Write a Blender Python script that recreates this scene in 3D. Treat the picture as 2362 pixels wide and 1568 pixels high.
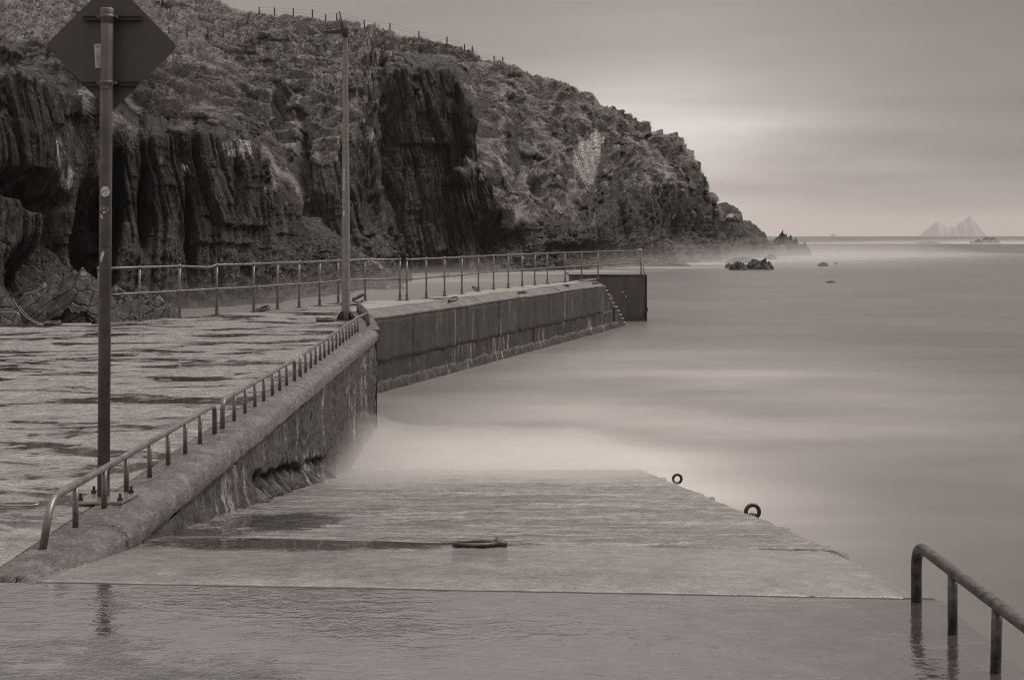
import bpy, bmesh, math, random
import numpy as np
from mathutils import Vector, Matrix

random.seed(7)
rng = np.random.default_rng(11)
S = bpy.context.scene
for o in list(bpy.data.objects):
    bpy.data.objects.remove(o)
R = math.radians

# ------------------------------------------------------------------ survey
# lengths in metres; water level is z = 0, the camera looks along +Y
F, CX, HY = 3279.0, 1180.5, 541.6     # focal length, principal column and eye level in survey units
CAMZ = 3.45                           # eye above the water
H = 1.69                              # eye above the quay
DECK = CAMZ - H                       # quay level

def on_plane(px, py, h=H):            # survey direction -> point on the level h below the eye
    Y = h * F / (py - HY)
    return ((px - CX) / F * Y, Y, CAMZ - h)

def at(px, py, Y):                    # survey direction -> point at distance Y
    return ((px - CX) / F * Y, Y, CAMZ - (py - HY) / F * Y)

# ------------------------------------------------------------------ camera
cam_d = bpy.data.cameras.new('camera')
cam = bpy.data.objects.new('camera', cam_d)
S.collection.objects.link(cam)
cam_d.sensor_width = 36.0
cam_d.lens = 50.0
cam_d.shift_y = -(784 - HY) / 2361.0
cam_d.clip_start = 0.05
cam_d.clip_end = 60000
cam.location = (0, 0, CAMZ)
cam.rotation_euler = (R(90), 0, 0)
S.camera = cam

# ------------------------------------------------------------------ sky, sun, exposure
SUN_AZ, SUN_EL = R(62), R(58)         # azimuth measured from +Y towards +X
world = bpy.data.worlds.new('World')
S.world = world
world.use_nodes = True
nt = world.node_tree
nt.nodes.clear()

class NT:
    """tiny helper around a node tree"""
    def __init__(s, tree): s.t = tree
    def n(s, kind, **kw):
        nd = s.t.nodes.new(kind)
        for k, v in kw.items():
            setattr(nd, k, v)
        return nd
    def link(s, a, b): s.t.links.new(a, b)
    def put(s, sock, v):
        if hasattr(v, 'is_linked') or isinstance(v, bpy.types.NodeSocket): s.link(v, sock)
        else: sock.default_value = v
    def math(s, op, a, b=None, c=None, clamp=False):
        nd = s.n('ShaderNodeMath', operation=op, use_clamp=clamp)
        s.put(nd.inputs[0], a)
        if b is not None: s.put(nd.inputs[1], b)
        if c is not None: s.put(nd.inputs[2], c)
        return nd.outputs[0]
    def noise(s, vec, scale, detail=4, rough=.55, dist=0, out='Fac'):
        nd = s.n('ShaderNodeTexNoise')
        s.link(vec, nd.inputs['Vector'])
        nd.inputs['Scale'].default_value = scale
        nd.inputs['Detail'].default_value = detail
        nd.inputs['Roughness'].default_value = rough
        nd.inputs['Distortion'].default_value = dist
        return nd.outputs[out]
    def mapv(s, vec, scale=(1, 1, 1), loc=(0, 0, 0), rot=(0, 0, 0)):
        nd = s.n('ShaderNodeMapping')
        s.link(vec, nd.inputs['Vector'])
        nd.inputs['Scale'].default_value = scale
        nd.inputs['Location'].default_value = loc
        nd.inputs['Rotation'].default_value = rot
        return nd.outputs[0]
    def step(s, v, a, b, lo=0., hi=1.):
        nd = s.n('ShaderNodeMapRange', interpolation_type='SMOOTHSTEP')
        s.put(nd.inputs['Value'], v)
        nd.inputs['From Min'].default_value = a
        nd.inputs['From Max'].default_value = b
        nd.inputs['To Min'].default_value = lo
        nd.inputs['To Max'].default_value = hi
        return nd.outputs['Result']
    def mix(s, f, a, b):
        nd = s.n('ShaderNodeMix', data_type='RGBA')
        s.put(nd.inputs['Factor'], f)
        s.put(nd.inputs['A'], a); s.put(nd.inputs['B'], b)
        return nd.outputs['Result']
    def mixf(s, f, a, b):
        nd = s.n('ShaderNodeMix', data_type='FLOAT')
        s.put(nd.inputs[0], f); s.put(nd.inputs[2], a); s.put(nd.inputs[3], b)
        return nd.outputs[0]

w = NT(nt)
tc = w.n('ShaderNodeTexCoord').outputs['Generated']
sep = w.n('ShaderNodeSeparateXYZ'); w.link(tc, sep.inputs[0])
az = w.math('ARCTAN2', sep.outputs[0], sep.outputs[1])
el = w.math('ARCSINE', sep.outputs[2])
def gauss(x, c, s_):
    d = w.math('DIVIDE', w.math('SUBTRACT', x, c), s_)
    return w.math('MULTIPLY', d, d)
def lobe(a, e, sa, se, amp):
    q = w.math('ADD', gauss(az, R(a), R(sa)), gauss(el, R(e), R(se)))
    return w.math('MULTIPLY', w.math('EXPONENT', w.math('MULTIPLY', q, -1.0)), amp)
sky = w.n('ShaderNodeTexSky', sky_type='NISHITA', sun_disc=False)
sky.sun_elevation = SUN_EL
sky.sun_rotation = SUN_AZ
sky.air_density = 1.0; sky.dust_density = 4.0; sky.ozone_density = 1.0
bw = w.n('ShaderNodeRGBToBW'); w.link(sky.outputs[0], bw.inputs[0])
clear = w.math('MINIMUM', bw.outputs[0], 6.0)          # thin daylight seen through the cloud deck
# stretched cloud bands
cv = w.mapv(tc, scale=(1.6, 1.6, 15.0))
c1 = w.noise(cv, 1.5, 4, .5, .3)
bands = w.math('MULTIPLY', w.math('SUBTRACT', c1, .5), 2.6)
bands = w.math('MULTIPLY', bands, w.step(el, R(9.0), R(2.0), .35, 1.0))
right = w.step(az, R(3), R(23), 1.0, .40)
base = w.math('MULTIPLY', right, 1.38)
base = w.math('ADD', base, lobe(6.0, 3.0, 6.0, 5.0, 1.15))
base = w.math('ADD', base, lobe(9.0, .0, 14.0, 1.8, .55))
base = w.math('MULTIPLY', base, w.math('MULTIPLY', w.step(el, R(8), R(32), 1.0, 3.3), w.step(el, R(2.5), R(9), 1.0, .70)))
base = w.math('MULTIPLY', base, w.math('ADD', bands, 1.0))
tot = w.math('ADD', base, w.math('MULTIPLY', clear, .12))
tint = w.mix(w.step(tot, 1.6, 4.5), (1.0, .885, .825, 1), (1.0, .965, .935, 1))
vm = w.n('ShaderNodeVectorMath', operation='SCALE')
w.link(tint, vm.inputs[0]); w.link(tot, vm.inputs['Scale'])
bg = w.n('ShaderNodeBackground'); w.link(vm.outputs[0], bg.inputs['Color'])
bg.inputs['Strength'].default_value = .12
wo = w.n('ShaderNodeOutputWorld'); w.link(bg.outputs[0], wo.inputs['Surface'])

sun_d = bpy.data.lights.new('sun', 'SUN')
sun_d.energy = 1.5
sun_d.angle = R(40)
sun_d.color = (1.0, .925, .87)
sun = bpy.data.objects.new('sun', sun_d)
S.collection.objects.link(sun)
sd = Vector((math.sin(SUN_AZ) * math.cos(SUN_EL), math.cos(SUN_AZ) * math.cos(SUN_EL), math.sin(SUN_EL)))
sun.rotation_euler = sd.to_track_quat('Z', 'Y').to_euler()
sun.location = (60, 140, 150)

S.view_settings.view_transform = 'Standard'
S.view_settings.look = 'None'
S.view_settings.gamma = 1.0
S.view_settings.exposure = 1.0
S.view_settings.use_curve_mapping = False
S.render.engine = 'CYCLES'
cy = S.cycles
cy.use_denoising = True
cy.filter_width = 1.1
cy.denoiser = 'OPENIMAGEDENOISE'
cy.denoising_input_passes = 'RGB_ALBEDO_NORMAL'
cy.denoising_prefilter = 'NONE'
cy.max_bounces = 6; cy.diffuse_bounces = 3; cy.glossy_bounces = 3
cy.transmission_bounces = 4; cy.volume_bounces = 2; cy.transparent_max_bounces = 12
cy.caustics_reflective = False; cy.caustics_refractive = False
cy.sample_clamp_indirect = 4.0; cy.sample_clamp_direct = 8.0

# ------------------------------------------------------------------ numpy noise
_G2 = np.array([(math.cos(a), math.sin(a)) for a in np.linspace(0, 2 * math.pi, 17)[:16]], np.float32)

def _hash(ix, iy, seed):
    with np.errstate(over='ignore'):
        h = ix.astype(np.uint32) * np.uint32(374761393) + iy.astype(np.uint32) * np.uint32(668265263) + np.uint32((seed * 974711 + 12345) & 0xffffffff)
        h = (h ^ (h >> np.uint32(13))) * np.uint32(1274126177)
        h ^= h >> np.uint32(16)
        h = h * np.uint32(2246822519)
        return h ^ (h >> np.uint32(15))

def rnd(ix, iy, seed):
    return (_hash(np.asarray(ix, np.int64), np.asarray(iy, np.int64), seed) & np.uint32(0xffffff)).astype(np.float32) / 16777215.

def perlin(x, y, seed=0):
    x = np.asarray(x, np.float64); y = np.asarray(y, np.float64)
    ix = np.floor(x).astype(np.int64); iy = np.floor(y).astype(np.int64)
    fx = (x - ix).astype(np.float32); fy = (y - iy).astype(np.float32)
    u = fx * fx * fx * (fx * (fx * 6 - 15) + 10); v = fy * fy * fy * (fy * (fy * 6 - 15) + 10)
    def g(dx, dy):
        gr = _G2[_hash(ix + dx, iy + dy, seed) & np.uint32(15)]
        return gr[..., 0] * (fx - dx) + gr[..., 1] * (fy - dy)
    a = g(0, 0); b = g(1, 0); c = g(0, 1); d = g(1, 1)
    return 1.5 * ((a + u * (b - a)) * (1 - v) + (c + u * (d - c)) * v)

def fbm(x, y, octv=4, seed=0, gain=.5):
    s = 0; a = 1.0; k = 1.0
    for i in range(octv):
        s = s + a * perlin(x * k, y * k, seed + i * 17); a *= gain; k *= 2.03
    return s

def sstep(a, b, x):
    t = np.clip((x - a) / (b - a), 0, 1)
    return t * t * (3 - 2 * t)

def fracture(x, y, seed=0, grad=1.25, bow=.28):
    """broken-rock relief: every cell is a tilted chip, the highest chip wins, so ridges and creases stay crisp"""
    x = np.asarray(x, np.float64); y = np.asarray(y, np.float64)
    ix = np.floor(x).astype(np.int64); iy = np.floor(y).astype(np.int64)
    best = np.full(x.shape, -9.0, np.float32)
    for dx in (-1, 0, 1):
        for dy in (-1, 0, 1):
            cx = ix + dx; cy_ = iy + dy
            px = (x - (cx + rnd(cx, cy_, seed))).astype(np.float32); py = (y - (cy_ + rnd(cx, cy_, seed + 1))).astype(np.float32)
            h = .8 * rnd(cx, cy_, seed + 2) + grad * ((rnd(cx, cy_, seed + 3) - .5) * px + (rnd(cx, cy_, seed + 4) - .5) * py) * 1.6 - bow * (px * px + py * py)
            best = np.maximum(best, h)
    return best - .25

# ------------------------------------------------------------------ object helpers
def link(o):
    S.collection.objects.link(o); return o

def tag(o, label=None, cat=None, group=None, kind=None):
    if label: o['label'] = label
    if cat: o['category'] = cat
    if group: o['group'] = group
    if kind: o['kind'] = kind
    return o

def thing(name, loc, label, cat, group=None):
    o = bpy.data.objects.new(name, None)
    o.empty_display_size = .2
    link(o); o.location = loc
    return tag(o, label, cat, group)

def adopt(o, parent):
    if parent is not None:
        o.parent = parent
        m = Matrix.Translation(parent.location)
        p = parent
        while p.parent is not None:
            p = p.parent
        o.matrix_parent_inverse = wmat(parent).inverted()
    return o

def wmat(o):
    m = Matrix.LocRotScale(o.location, o.rotation_euler, o.scale)
    if o.parent is not None:
        return wmat(o.parent) @ o.matrix_parent_inverse @ m
    return m

def mesh(name, verts, faces, mat, parent=None, smooth=False, loc=None, attrs=None):
    """one mesh object; verts in world space unless loc is given (then relative to it)"""
    me = bpy.data.meshes.new(name)
    if isinstance(verts, np.ndarray) and isinstance(faces, np.ndarray):
        nv, nf, k = len(verts), len(faces), faces.shape[1]
        me.vertices.add(nv); me.vertices.foreach_set('co', verts.astype(np.float32).ravel())
        me.loops.add(nf * k); me.loops.foreach_set('vertex_index', faces.astype(np.int32).ravel())
        me.polygons.add(nf)
        me.polygons.foreach_set('loop_start', np.arange(0, nf * k, k, dtype=np.int32))
        me.update(calc_edges=True)
    else:
        me.from_pydata([tuple(map(float, v)) for v in verts], [], [tuple(f) for f in faces])
        me.update()
    for k, v in (attrs or {}).items():
        a = me.attributes.new(k, 'FLOAT', 'POINT')
        a.data.foreach_set('value', np.asarray(v, np.float32).ravel())
    if smooth:
        me.polygons.foreach_set('use_smooth', np.ones(len(me.polygons), bool))
    me.materials.append(mat)
    o = bpy.data.objects.new(name, me)
    link(o)
    if loc is not None: o.location = loc
    return adopt(o, parent)

def same(src, name, loc, parent, rot=None):
    o = bpy.data.objects.new(name, src.data)
    link(o); o.location = loc
    if rot is not None: o.rotation_euler = rot
    return adopt(o, parent)

def grid_faces(nu, nv, flip=False):
    i = np.arange(nu - 1)[:, None]; j = np.arange(nv - 1)[None, :]
    a = i * nv + j
    f = np.stack([a, a + nv, a + nv + 1, a + 1], -1).reshape(-1, 4)
    return f[:, ::-1] if flip else f

class MB:
    def __init__(s): s.v = []; s.f = []
    def add(s, v, f):
        k = len(s.v); s.v += [tuple(p) for p in v]; s.f += [tuple(i + k for i in q) for q in f]; return s
    def box(s, c, d, rot=None, bev=0.0):
        hx, hy, hz = d[0] / 2, d[1] / 2, d[2] / 2
        if bev <= 0:
            vs = [(x, y, z) for x in (-hx, hx) for y in (-hy, hy) for z in (-hz, hz)]
            fs = [(0, 1, 3, 2), (4, 6, 7, 5), (0, 4, 5, 1), (2, 3, 7, 6), (0, 2, 6, 4), (1, 5, 7, 3)]
        else:
            bm = bmesh.new(); bmesh.ops.create_cube(bm, size=1.0)
            bmesh.ops.scale(bm, vec=d, verts=bm.verts)
            bmesh.ops.bevel(bm, geom=list(bm.edges), offset=bev, segments=2, affect='EDGES')
            bm.verts.index_update()
            vs = [tuple(v.co) for v in bm.verts]; fs = [tuple(v.index for v in f.verts) for f in bm.faces]; bm.free()
        m = rot.to_matrix() if hasattr(rot, 'to_matrix') else rot
        vs = [tuple((m @ Vector(v)) if m is not None else Vector(v)) for v in vs]
        return s.add([(v[0] + c[0], v[1] + c[1], v[2] + c[2]) for v in vs], fs)
    def tube(s, pts, r, seg=10, caps=True, closed=False):
        pts = [Vector(p) for p in pts]; n = len(pts)
        rs = r if isinstance(r, (list, tuple)) else [r] * n
        up = Vector((0, 0, 1)); vs = []; prev = None
        for i, p in enumerate(pts):
            if closed: t = pts[(i + 1) % n] - pts[i - 1]
            else: t = pts[min(i + 1, n - 1)] - pts[max(i - 1, 0)]
            t.normalize()
            if prev is None:
                a = up.cross(t)
                if a.length < .05: a = Vector((1, 0, 0)).cross(t)
            else:
                a = prev - t * prev.dot(t)
            a.normalize(); prev = a
            b = t.cross(a)
            for k in range(seg):
                q = 2 * math.pi * k / seg
                vs.append(p + a * (math.cos(q) * rs[i]) + b * (math.sin(q) * rs[i]))
        fs = []
        for i in range(n if closed else n - 1):
            j = (i + 1) % n
            for k in range(seg):
                l = (k + 1) % seg
                fs.append((i * seg + k, i * seg + l, j * seg + l, j * seg + k))
        if caps and not closed:
            fs.append(tuple(range(seg - 1, -1, -1))); fs.append(tuple((n - 1) * seg + k for k in range(seg)))
        return s.add(vs, fs)
    def ball(s, c, r, seg=10, sq=(1, 1, 1)):
        n = seg // 2; vs = []; fs = []
        for i in range(n + 1):
            t = math.pi * i / n
            for k in range(seg):
                q = 2 * math.pi * k / seg
                vs.append((c[0] + r * sq[0] * math.sin(t) * math.cos(q), c[1] + r * sq[1] * math.sin(t) * math.sin(q), c[2] + r * sq[2] * math.cos(t)))
        for i in range(n):
            for k in range(seg):
                l = (k + 1) % seg
                fs.append((i * seg + k, (i + 1) * seg + k, (i + 1) * seg + l, i * seg + l))
        return s.add(vs, fs)
    def ring(s, c, R_, r, u, v, n=28, seg=10, arc=None):
        u = Vector(u).normalized(); v = Vector(v).normalized(); c = Vector(c)
        if arc is None:
            return s.tube([c + u * (R_ * math.cos(2 * math.pi * k / n)) + v * (R_ * math.sin(2 * math.pi * k / n)) for k in range(n)], r, seg, closed=True)
        a0, a1 = arc
        return s.tube([c + u * (R_ * math.cos(a0 + (a1 - a0) * k / n)) + v * (R_ * math.sin(a0 + (a1 - a0) * k / n)) for k in range(n + 1)], r, seg)
    def prism(s, poly, z0, z1):
        n = len(poly)
        vs = [(p[0], p[1], z0) for p in poly] + [(p[0], p[1], z1) for p in poly]
        fs = [tuple(range(n - 1, -1, -1)), tuple(range(n, 2 * n))] + [(i, (i + 1) % n, n + (i + 1) % n, n + i) for i in range(n)]
        return s.add(vs, fs)
    def out(s, name, mat, parent=None, smooth=False, loc=None):
        return mesh(name, s.v, s.f, mat, parent, smooth, loc)

def fillet(pts, r, n=6):
    pts = [Vector(p) for p in pts]; out = [pts[0]]
    for i in range(1, len(pts) - 1):
        a = (pts[i - 1] - pts[i]); b = (pts[i + 1] - pts[i])
        d = min(r, a.length * .45, b.length * .45)
        p0 = pts[i] + a.normalized() * d; p1 = pts[i] + b.normalized() * d
        for k in range(n + 1):
            t = k / n
            out.append(p0 * (1 - t) ** 2 + pts[i] * (2 * t * (1 - t)) + p1 * t * t)
    out.append(pts[-1])
    return out

def clip(poly, a, b, c):
    """keep the part of poly where a*x + b*y <= c"""
    out = []
    for i in range(len(poly)):
        p, q = poly[i], poly[(i + 1) % len(poly)]
        dp, dq = a * p[0] + b * p[1] - c, a * q[0] + b * q[1] - c
        if dp <= 0: out.append(p)
        if (dp < 0 < dq) or (dq < 0 < dp):
            t = dp / (dp - dq); out.append((p[0] + (q[0] - p[0]) * t, p[1] + (q[1] - p[1]) * t))
    return out

# ------------------------------------------------------------------ materials
def new_mat(name):
    m = bpy.data.materials.new(name); m.use_nodes = True
    t = m.node_tree; t.nodes.clear()
    k = NT(t)
    o = k.n('ShaderNodeOutputMaterial'); b = k.n('ShaderNodeBsdfPrincipled')
    k.link(b.outputs[0], o.inputs['Surface'])
    return m, k, b, o

def sep_(g, k=1.0):                    # neutral-warm grey of a given albedo
    return (g * 1.04, g * .965, g * .92, 1)

def ramp(k, f, stops):
    r = k.n('ShaderNodeValToRGB'); k.put(r.inputs[0], f)
    e = r.color_ramp.elements
    while len(e) < len(stops): e.new(.5)
    for i, (p, g) in enumerate(stops):
        e[i].position = p; e[i].color = sep_(g) if not isinstance(g, tuple) else g
    return r.outputs[0]

def bump(k, b, h, dist, strength=1.0, prev=None):
    nd = k.n('ShaderNodeBump')
    k.put(nd.inputs['Height'], h); k.put(nd.inputs['Strength'], strength)
    nd.inputs['Distance'].default_value = dist
    if prev is not None: k.link(prev, nd.inputs['Normal'])
    if b is not None: k.link(nd.outputs[0], b.inputs['Normal'])
    return nd.outputs[0]

def coords(k): return k.n('ShaderNodeNewGeometry').outputs['Position']
def attr(k, n): return k.n('ShaderNodeAttribute', attribute_name=n).outputs['Fac']

def mat_terrain():
    m, k, b, o = new_mat('cliff_rock_and_turf')
    P = coords(k)
    g = attr(k, 'grass'); li = attr(k, 'lichen'); wet = attr(k, 'wet'); sh = attr(k, 'tone')
    n1 = k.noise(k.mapv(P, (1, 1, .22)), 1.6, 6, .65)
    n2 = k.noise(P, 5.0, 5, .7)
    rock = ramp(k, k.math('ADD', k.math('MULTIPLY', n1, .6), k.math('MULTIPLY', n2, .4)), [(.30, .006), (.44, .017), (.54, .042), (.68, .13)])
    wob = k.n('ShaderNodeVectorMath', operation='ADD')
    wn = k.n('ShaderNodeVectorMath', operation='SCALE'); k.link(k.noise(P, .8, 5, .6, out='Color'), wn.inputs[0]); wn.inputs['Scale'].default_value = 1.1
    k.link(P, wob.inputs[0]); k.link(wn.outputs[0], wob.inputs[1])
    cr = None
    for sc_, sq in ((.75, .22), (2.1, .20)):
        vo = k.n('ShaderNodeTexVoronoi', feature='DISTANCE_TO_EDGE')
        k.link(k.mapv(wob.outputs[0], (1, 1, sq)), vo.inputs['Vector']); vo.inputs['Scale'].default_value = sc_
        c_ = k.step(vo.outputs['Distance'], .012, .075)
        cr = c_ if cr is None else k.math('MULTIPLY', cr, c_)
    ck = k.n('ShaderNodeMix', data_type='RGBA', blend_type='MULTIPLY'); ck.inputs['Factor'].default_value = 1
    k.link(rock, ck.inputs['A']); k.link(k.mix(cr, sep_(.22), sep_(1.0)), ck.inputs['B']); rock = ck.outputs['Result']  # crack lines darken the rock colour: dirt plus painted deep shade
    lt = k.step(k.math('MULTIPLY', li, k.noise(k.mapv(P, (1, 1, .3)), 3.2, 8, .8)), .36, .52)
    lt = k.math('MULTIPLY', lt, k.step(k.noise(k.mapv(P, (1, 1, .12)), 6.0, 6, .75), .38, .60, .15, .9))
    rock = k.mix(lt, rock, (.58, .60, .60, 1))
    rock = k.mix(wet, rock, sep_(.022))
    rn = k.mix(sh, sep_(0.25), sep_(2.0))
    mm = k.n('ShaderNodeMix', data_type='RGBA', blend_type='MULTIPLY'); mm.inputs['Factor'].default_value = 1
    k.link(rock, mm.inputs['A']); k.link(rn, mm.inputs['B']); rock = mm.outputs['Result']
    q1 = k.noise(P, .55, 6, .7); q2 = k.noise(k.mapv(P, (1, 1, .5)), 7.0, 4, .7)
    turf = ramp(k, k.math('ADD', k.math('MULTIPLY', q1, .5), k.math('MULTIPLY', q2, .5)), [(.32, .035), (.48, .13), (.66, .40)])
    k.link(k.mix(k.step(g, .35, .65), rock, turf), b.inputs['Base Color'])
    b.inputs['Roughness'].default_value = .85
    k.link(k.mixf(wet, .7, .38), b.inputs['Roughness'])
    f = k.noise(k.mapv(P, (1, 1, .3)), 9.0, 6, .75)
    bump(k, b, k.math('ADD', f, k.math('MULTIPLY', cr, .6)), .20, 1.0)
    return m

def mat_wetrock():
    m, k, b, o = new_mat('wet_rock')
    P = coords(k); weed = attr(k, 'weed')
    n1 = k.noise(P, 2.5, 6, .7); n2 = k.noise(P, 14, 5, .75)
    c = ramp(k, n1, [(.3, .012), (.55, .035), (.75, .08)])
    c = k.mix(k.step(k.math('MULTIPLY', weed, n2), .42, .62), c, sep_(.30))
    k.link(c, b.inputs['Base Color'])
    rot = k.mapv(k.mapv(P, rot=(0, R(-38), 0)), (1, 1, .22))
    vo = k.n('ShaderNodeTexVoronoi', feature='DISTANCE_TO_EDGE'); k.link(rot, vo.inputs['Vector']); vo.inputs['Scale'].default_value = 3.2
    cr = k.step(vo.outputs['Distance'], .01, .07)
    ck = k.n('ShaderNodeMix', data_type='RGBA', blend_type='MULTIPLY'); ck.inputs['Factor'].default_value = 1
    k.link(c, ck.inputs['A']); k.link(k.mix(cr, sep_(.2), sep_(1.0)), ck.inputs['B']); k.link(ck.outputs['Result'], b.inputs['Base Color'])
    b.inputs['Roughness'].default_value = .5
    bump(k, b, k.math('ADD', n2, k.math('MULTIPLY', cr, .8)), .06, 1.0)
    return m

def mat_grass():
    m, k, b, o = new_mat('wind_bleached_grass')
    t = attr(k, 'tone')
    c = ramp(k, t, [(0., .08), (.5, .20), (1., .40)])
    k.link(c, b.inputs['Base Color']); b.inputs['Roughness'].default_value = .75
    b.inputs['Specular IOR Level'].default_value = .2
    return m

def mat_deck(name, pud_lo, pud_hi, rib=0.0, ripple=0.0, rough_bump=1.0, alb=(.10, .20, .34), seedloc=(0, 0, 0), pscale=.5, rough=.22, ior=1.5, pdark=.85, damp=(), streak=0.0, coat=0.0):
    """rain-wet concrete: rough wet paste with standing water in the low places"""
    m, k, b, o = new_mat(name)
    P0 = coords(k)
    P = k.mapv(P0, loc=seedloc)
    big = k.noise(k.mapv(P, (.55, 1, 1)), pscale, 9, .66, .6)
    fine = k.noise(P, 34, 6, .72)
    mid = k.noise(P, 5.5, 6, .7)
    pud = k.step(k.math('ADD', big, k.math('ADD', k.math('MULTIPLY', k.math('SUBTRACT', mid, .5), .30), k.math('MULTIPLY', k.math('SUBTRACT', fine, .5), .12))), pud_lo, pud_hi)
    for (cx, cy_, rx, ry) in damp:      # damp patches left by the last wave
        sx = k.n('ShaderNodeSeparateXYZ'); k.link(P0, sx.inputs[0])
        qx = k.math('POWER', k.math('ABSOLUTE', k.math('DIVIDE', k.math('SUBTRACT', sx.outputs[0], cx), rx)), 2.0)
        qy = k.math('POWER', k.math('ABSOLUTE', k.math('DIVIDE', k.math('SUBTRACT', sx.outputs[1], cy_), ry)), 2.0)
        dd = k.math('ADD', k.math('ADD', qx, qy), k.math('MULTIPLY', k.math('SUBTRACT', k.math('ADD', mid, fine), 1.0), 2.2))
        pud = k.math('MAXIMUM', pud, k.step(dd, 1.25, .45))
    alb_n = k.math('ADD', k.math('MULTIPLY', mid, .55), k.math('MULTIPLY', fine, .45))
    if streak:
        stv = k.noise(k.mapv(P, (.45, 7.5, 1)), 1.6, 6, .7)
        alb_n = k.math('ADD', k.math('MULTIPLY', alb_n, 1 - streak), k.math('MULTIPLY', stv, streak))
    c = ramp(k, alb_n, [(.34, alb[0]), (.5, alb[1]), (.64, alb[2])])
    c = k.mix(k.math('MULTIPLY', pud, pdark), c, sep_(.035))
    k.link(c, b.inputs['Base Color'])
    k.link(k.mixf(pud, rough, .03), b.inputs['Roughness'])
    b.inputs['IOR'].default_value = ior
    b.inputs['Coat Weight'].default_value = coat; b.inputs['Coat Roughness'].default_value = .03; b.inputs['Coat IOR'].default_value = 1.5
    h = k.math('ADD', k.math('MULTIPLY', fine, .30), k.math('MULTIPLY', mid, 1.0))
    inv = k.mixf(pud, rough_bump, .0)
    nrm = bump(k, None, h, .045, inv)
    if rib:
        wv = k.n('ShaderNodeTexWave', wave_type='BANDS', bands_direction='Y')
        k.link(P, wv.inputs['Vector']); wv.inputs['Scale'].default_value = rib
        wv.inputs['Distortion'].default_value = 2.5; wv.inputs['Detail'].default_value = 4
        wv.inputs['Detail Scale'].default_value = 1.5
        nrm = bump(k, None, wv.outputs['Fac'], .02, k.mixf(pud, .8, .0), nrm)
    if ripple:
        r1 = k.noise(k.mapv(P, (1.6, 3.4, 1)), 4.6, 4, .6, .9)
        gust = k.step(k.noise(k.mapv(P, (.5, 1, 1), (2.6, 8.2, 0)), .9, 3, .5), .46, .66, .18, 1.0)
        nrm = bump(k, None, r1, (.013 * ripple), gust, nrm)
    k.link(nrm, b.inputs['Normal'])
    if coat: k.link(nrm, b.inputs['Coat Normal'])
    return m

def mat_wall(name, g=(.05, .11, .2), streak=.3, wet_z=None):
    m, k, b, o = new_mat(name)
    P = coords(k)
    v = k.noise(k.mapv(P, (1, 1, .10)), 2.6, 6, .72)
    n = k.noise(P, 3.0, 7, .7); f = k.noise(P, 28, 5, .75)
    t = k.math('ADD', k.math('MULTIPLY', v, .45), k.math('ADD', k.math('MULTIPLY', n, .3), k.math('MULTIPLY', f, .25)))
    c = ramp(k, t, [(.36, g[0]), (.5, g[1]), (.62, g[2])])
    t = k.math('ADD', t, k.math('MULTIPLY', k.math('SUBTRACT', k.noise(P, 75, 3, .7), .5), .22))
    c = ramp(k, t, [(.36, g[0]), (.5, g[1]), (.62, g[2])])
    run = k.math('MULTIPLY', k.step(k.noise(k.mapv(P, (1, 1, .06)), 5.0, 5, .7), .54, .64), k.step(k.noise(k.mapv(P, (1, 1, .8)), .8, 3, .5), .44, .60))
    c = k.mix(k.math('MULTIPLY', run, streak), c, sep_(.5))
    if wet_z is not None:
        s_ = k.n('ShaderNodeSeparateXYZ'); k.link(P, s_.inputs[0])
        zz = k.math('ADD', s_.outputs[2], k.math('MULTIPLY', k.math('SUBTRACT', n, .5), 1.0))
        wet = k.step(zz, wet_z - .35, wet_z + .25, 1., 0.)
        c = k.mix(k.math('MULTIPLY', wet, .72), c, sep_(.03))      # weed line left by the tide
    k.link(c, b.inputs['Base Color'])
    b.inputs['Roughness'].default_value = .42
    bump(k, b, k.math('ADD', k.math('MULTIPLY', f, .8), n), .035, 1.0)
    return m

def mat_simple(name, g, rough=.5, metal=0.0, var=.35, scale=12, bmp=.002, rust=0.0):
    m, k, b, o = new_mat(name)
    P = k.n('ShaderNodeTexCoord').outputs['Object']
    n = k.noise(P, scale, 6, .7)
    c = ramp(k, n, [(.3, g * (1 - var)), (.5, g), (.7, g * (1 + var))])
    if rust:
        c = k.mix(k.step(k.noise(k.mapv(P, (1, 1, .5)), scale * .6, 6, .75), .5, .66, 0, rust), c, (.045, .033, .027, 1))
    k.link(c, b.inputs['Base Color'])
    b.inputs['Roughness'].default_value = rough
    b.inputs['Metallic'].default_value = metal
    if bmp: bump(k, b, n, bmp, .8)
    return m

M = {}
M['terrain'] = mat_terrain()
M['rock'] = mat_wetrock()
M['grass'] = mat_grass()
M['quay'] = mat_deck('wet_quay_concrete', .505, .56, pscale=1.15, rough_bump=1.0, coat=.5, alb=(.08, .29, .54))
M['apron'] = mat_deck('flooded_apron_concrete', .30, .50, ripple=1.0, rough_bump=.45, pscale=.45, seedloc=(3, 1, 0), alb=(.03, .07, .12), rough=.12, ior=1.6, pdark=.25, coat=1.0)
M['strip'] = mat_deck('smooth_slip_concrete', .60, .74, rough_bump=.30, pscale=.6, seedloc=(7, 2, 0), alb=(.09, .19, .31), rough=.22, coat=.5, damp=[(-1.1, 8.75, 1.25, .55)])
M['ramp'] = mat_deck('ribbed_slip_concrete', .64, .74, rib=1.3, rough_bump=1.0, pscale=.7, seedloc=(1, 8, 0), alb=(.025, .16, .52), streak=.5, coat=.4, damp=[(-1.75, 10.6, .5, 1.1), (-2.1, 9.4, .35, .7)])
M['pierdeck'] = mat_deck('pier_deck_concrete', .56, .68, rough_bump=.7, pscale=.5, seedloc=(4, 4, 0), alb=(.24, .38, .50))
M['coping'] = mat_wall('rough_pier_coping_concrete', (.04, .10, .20), .1)
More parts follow.
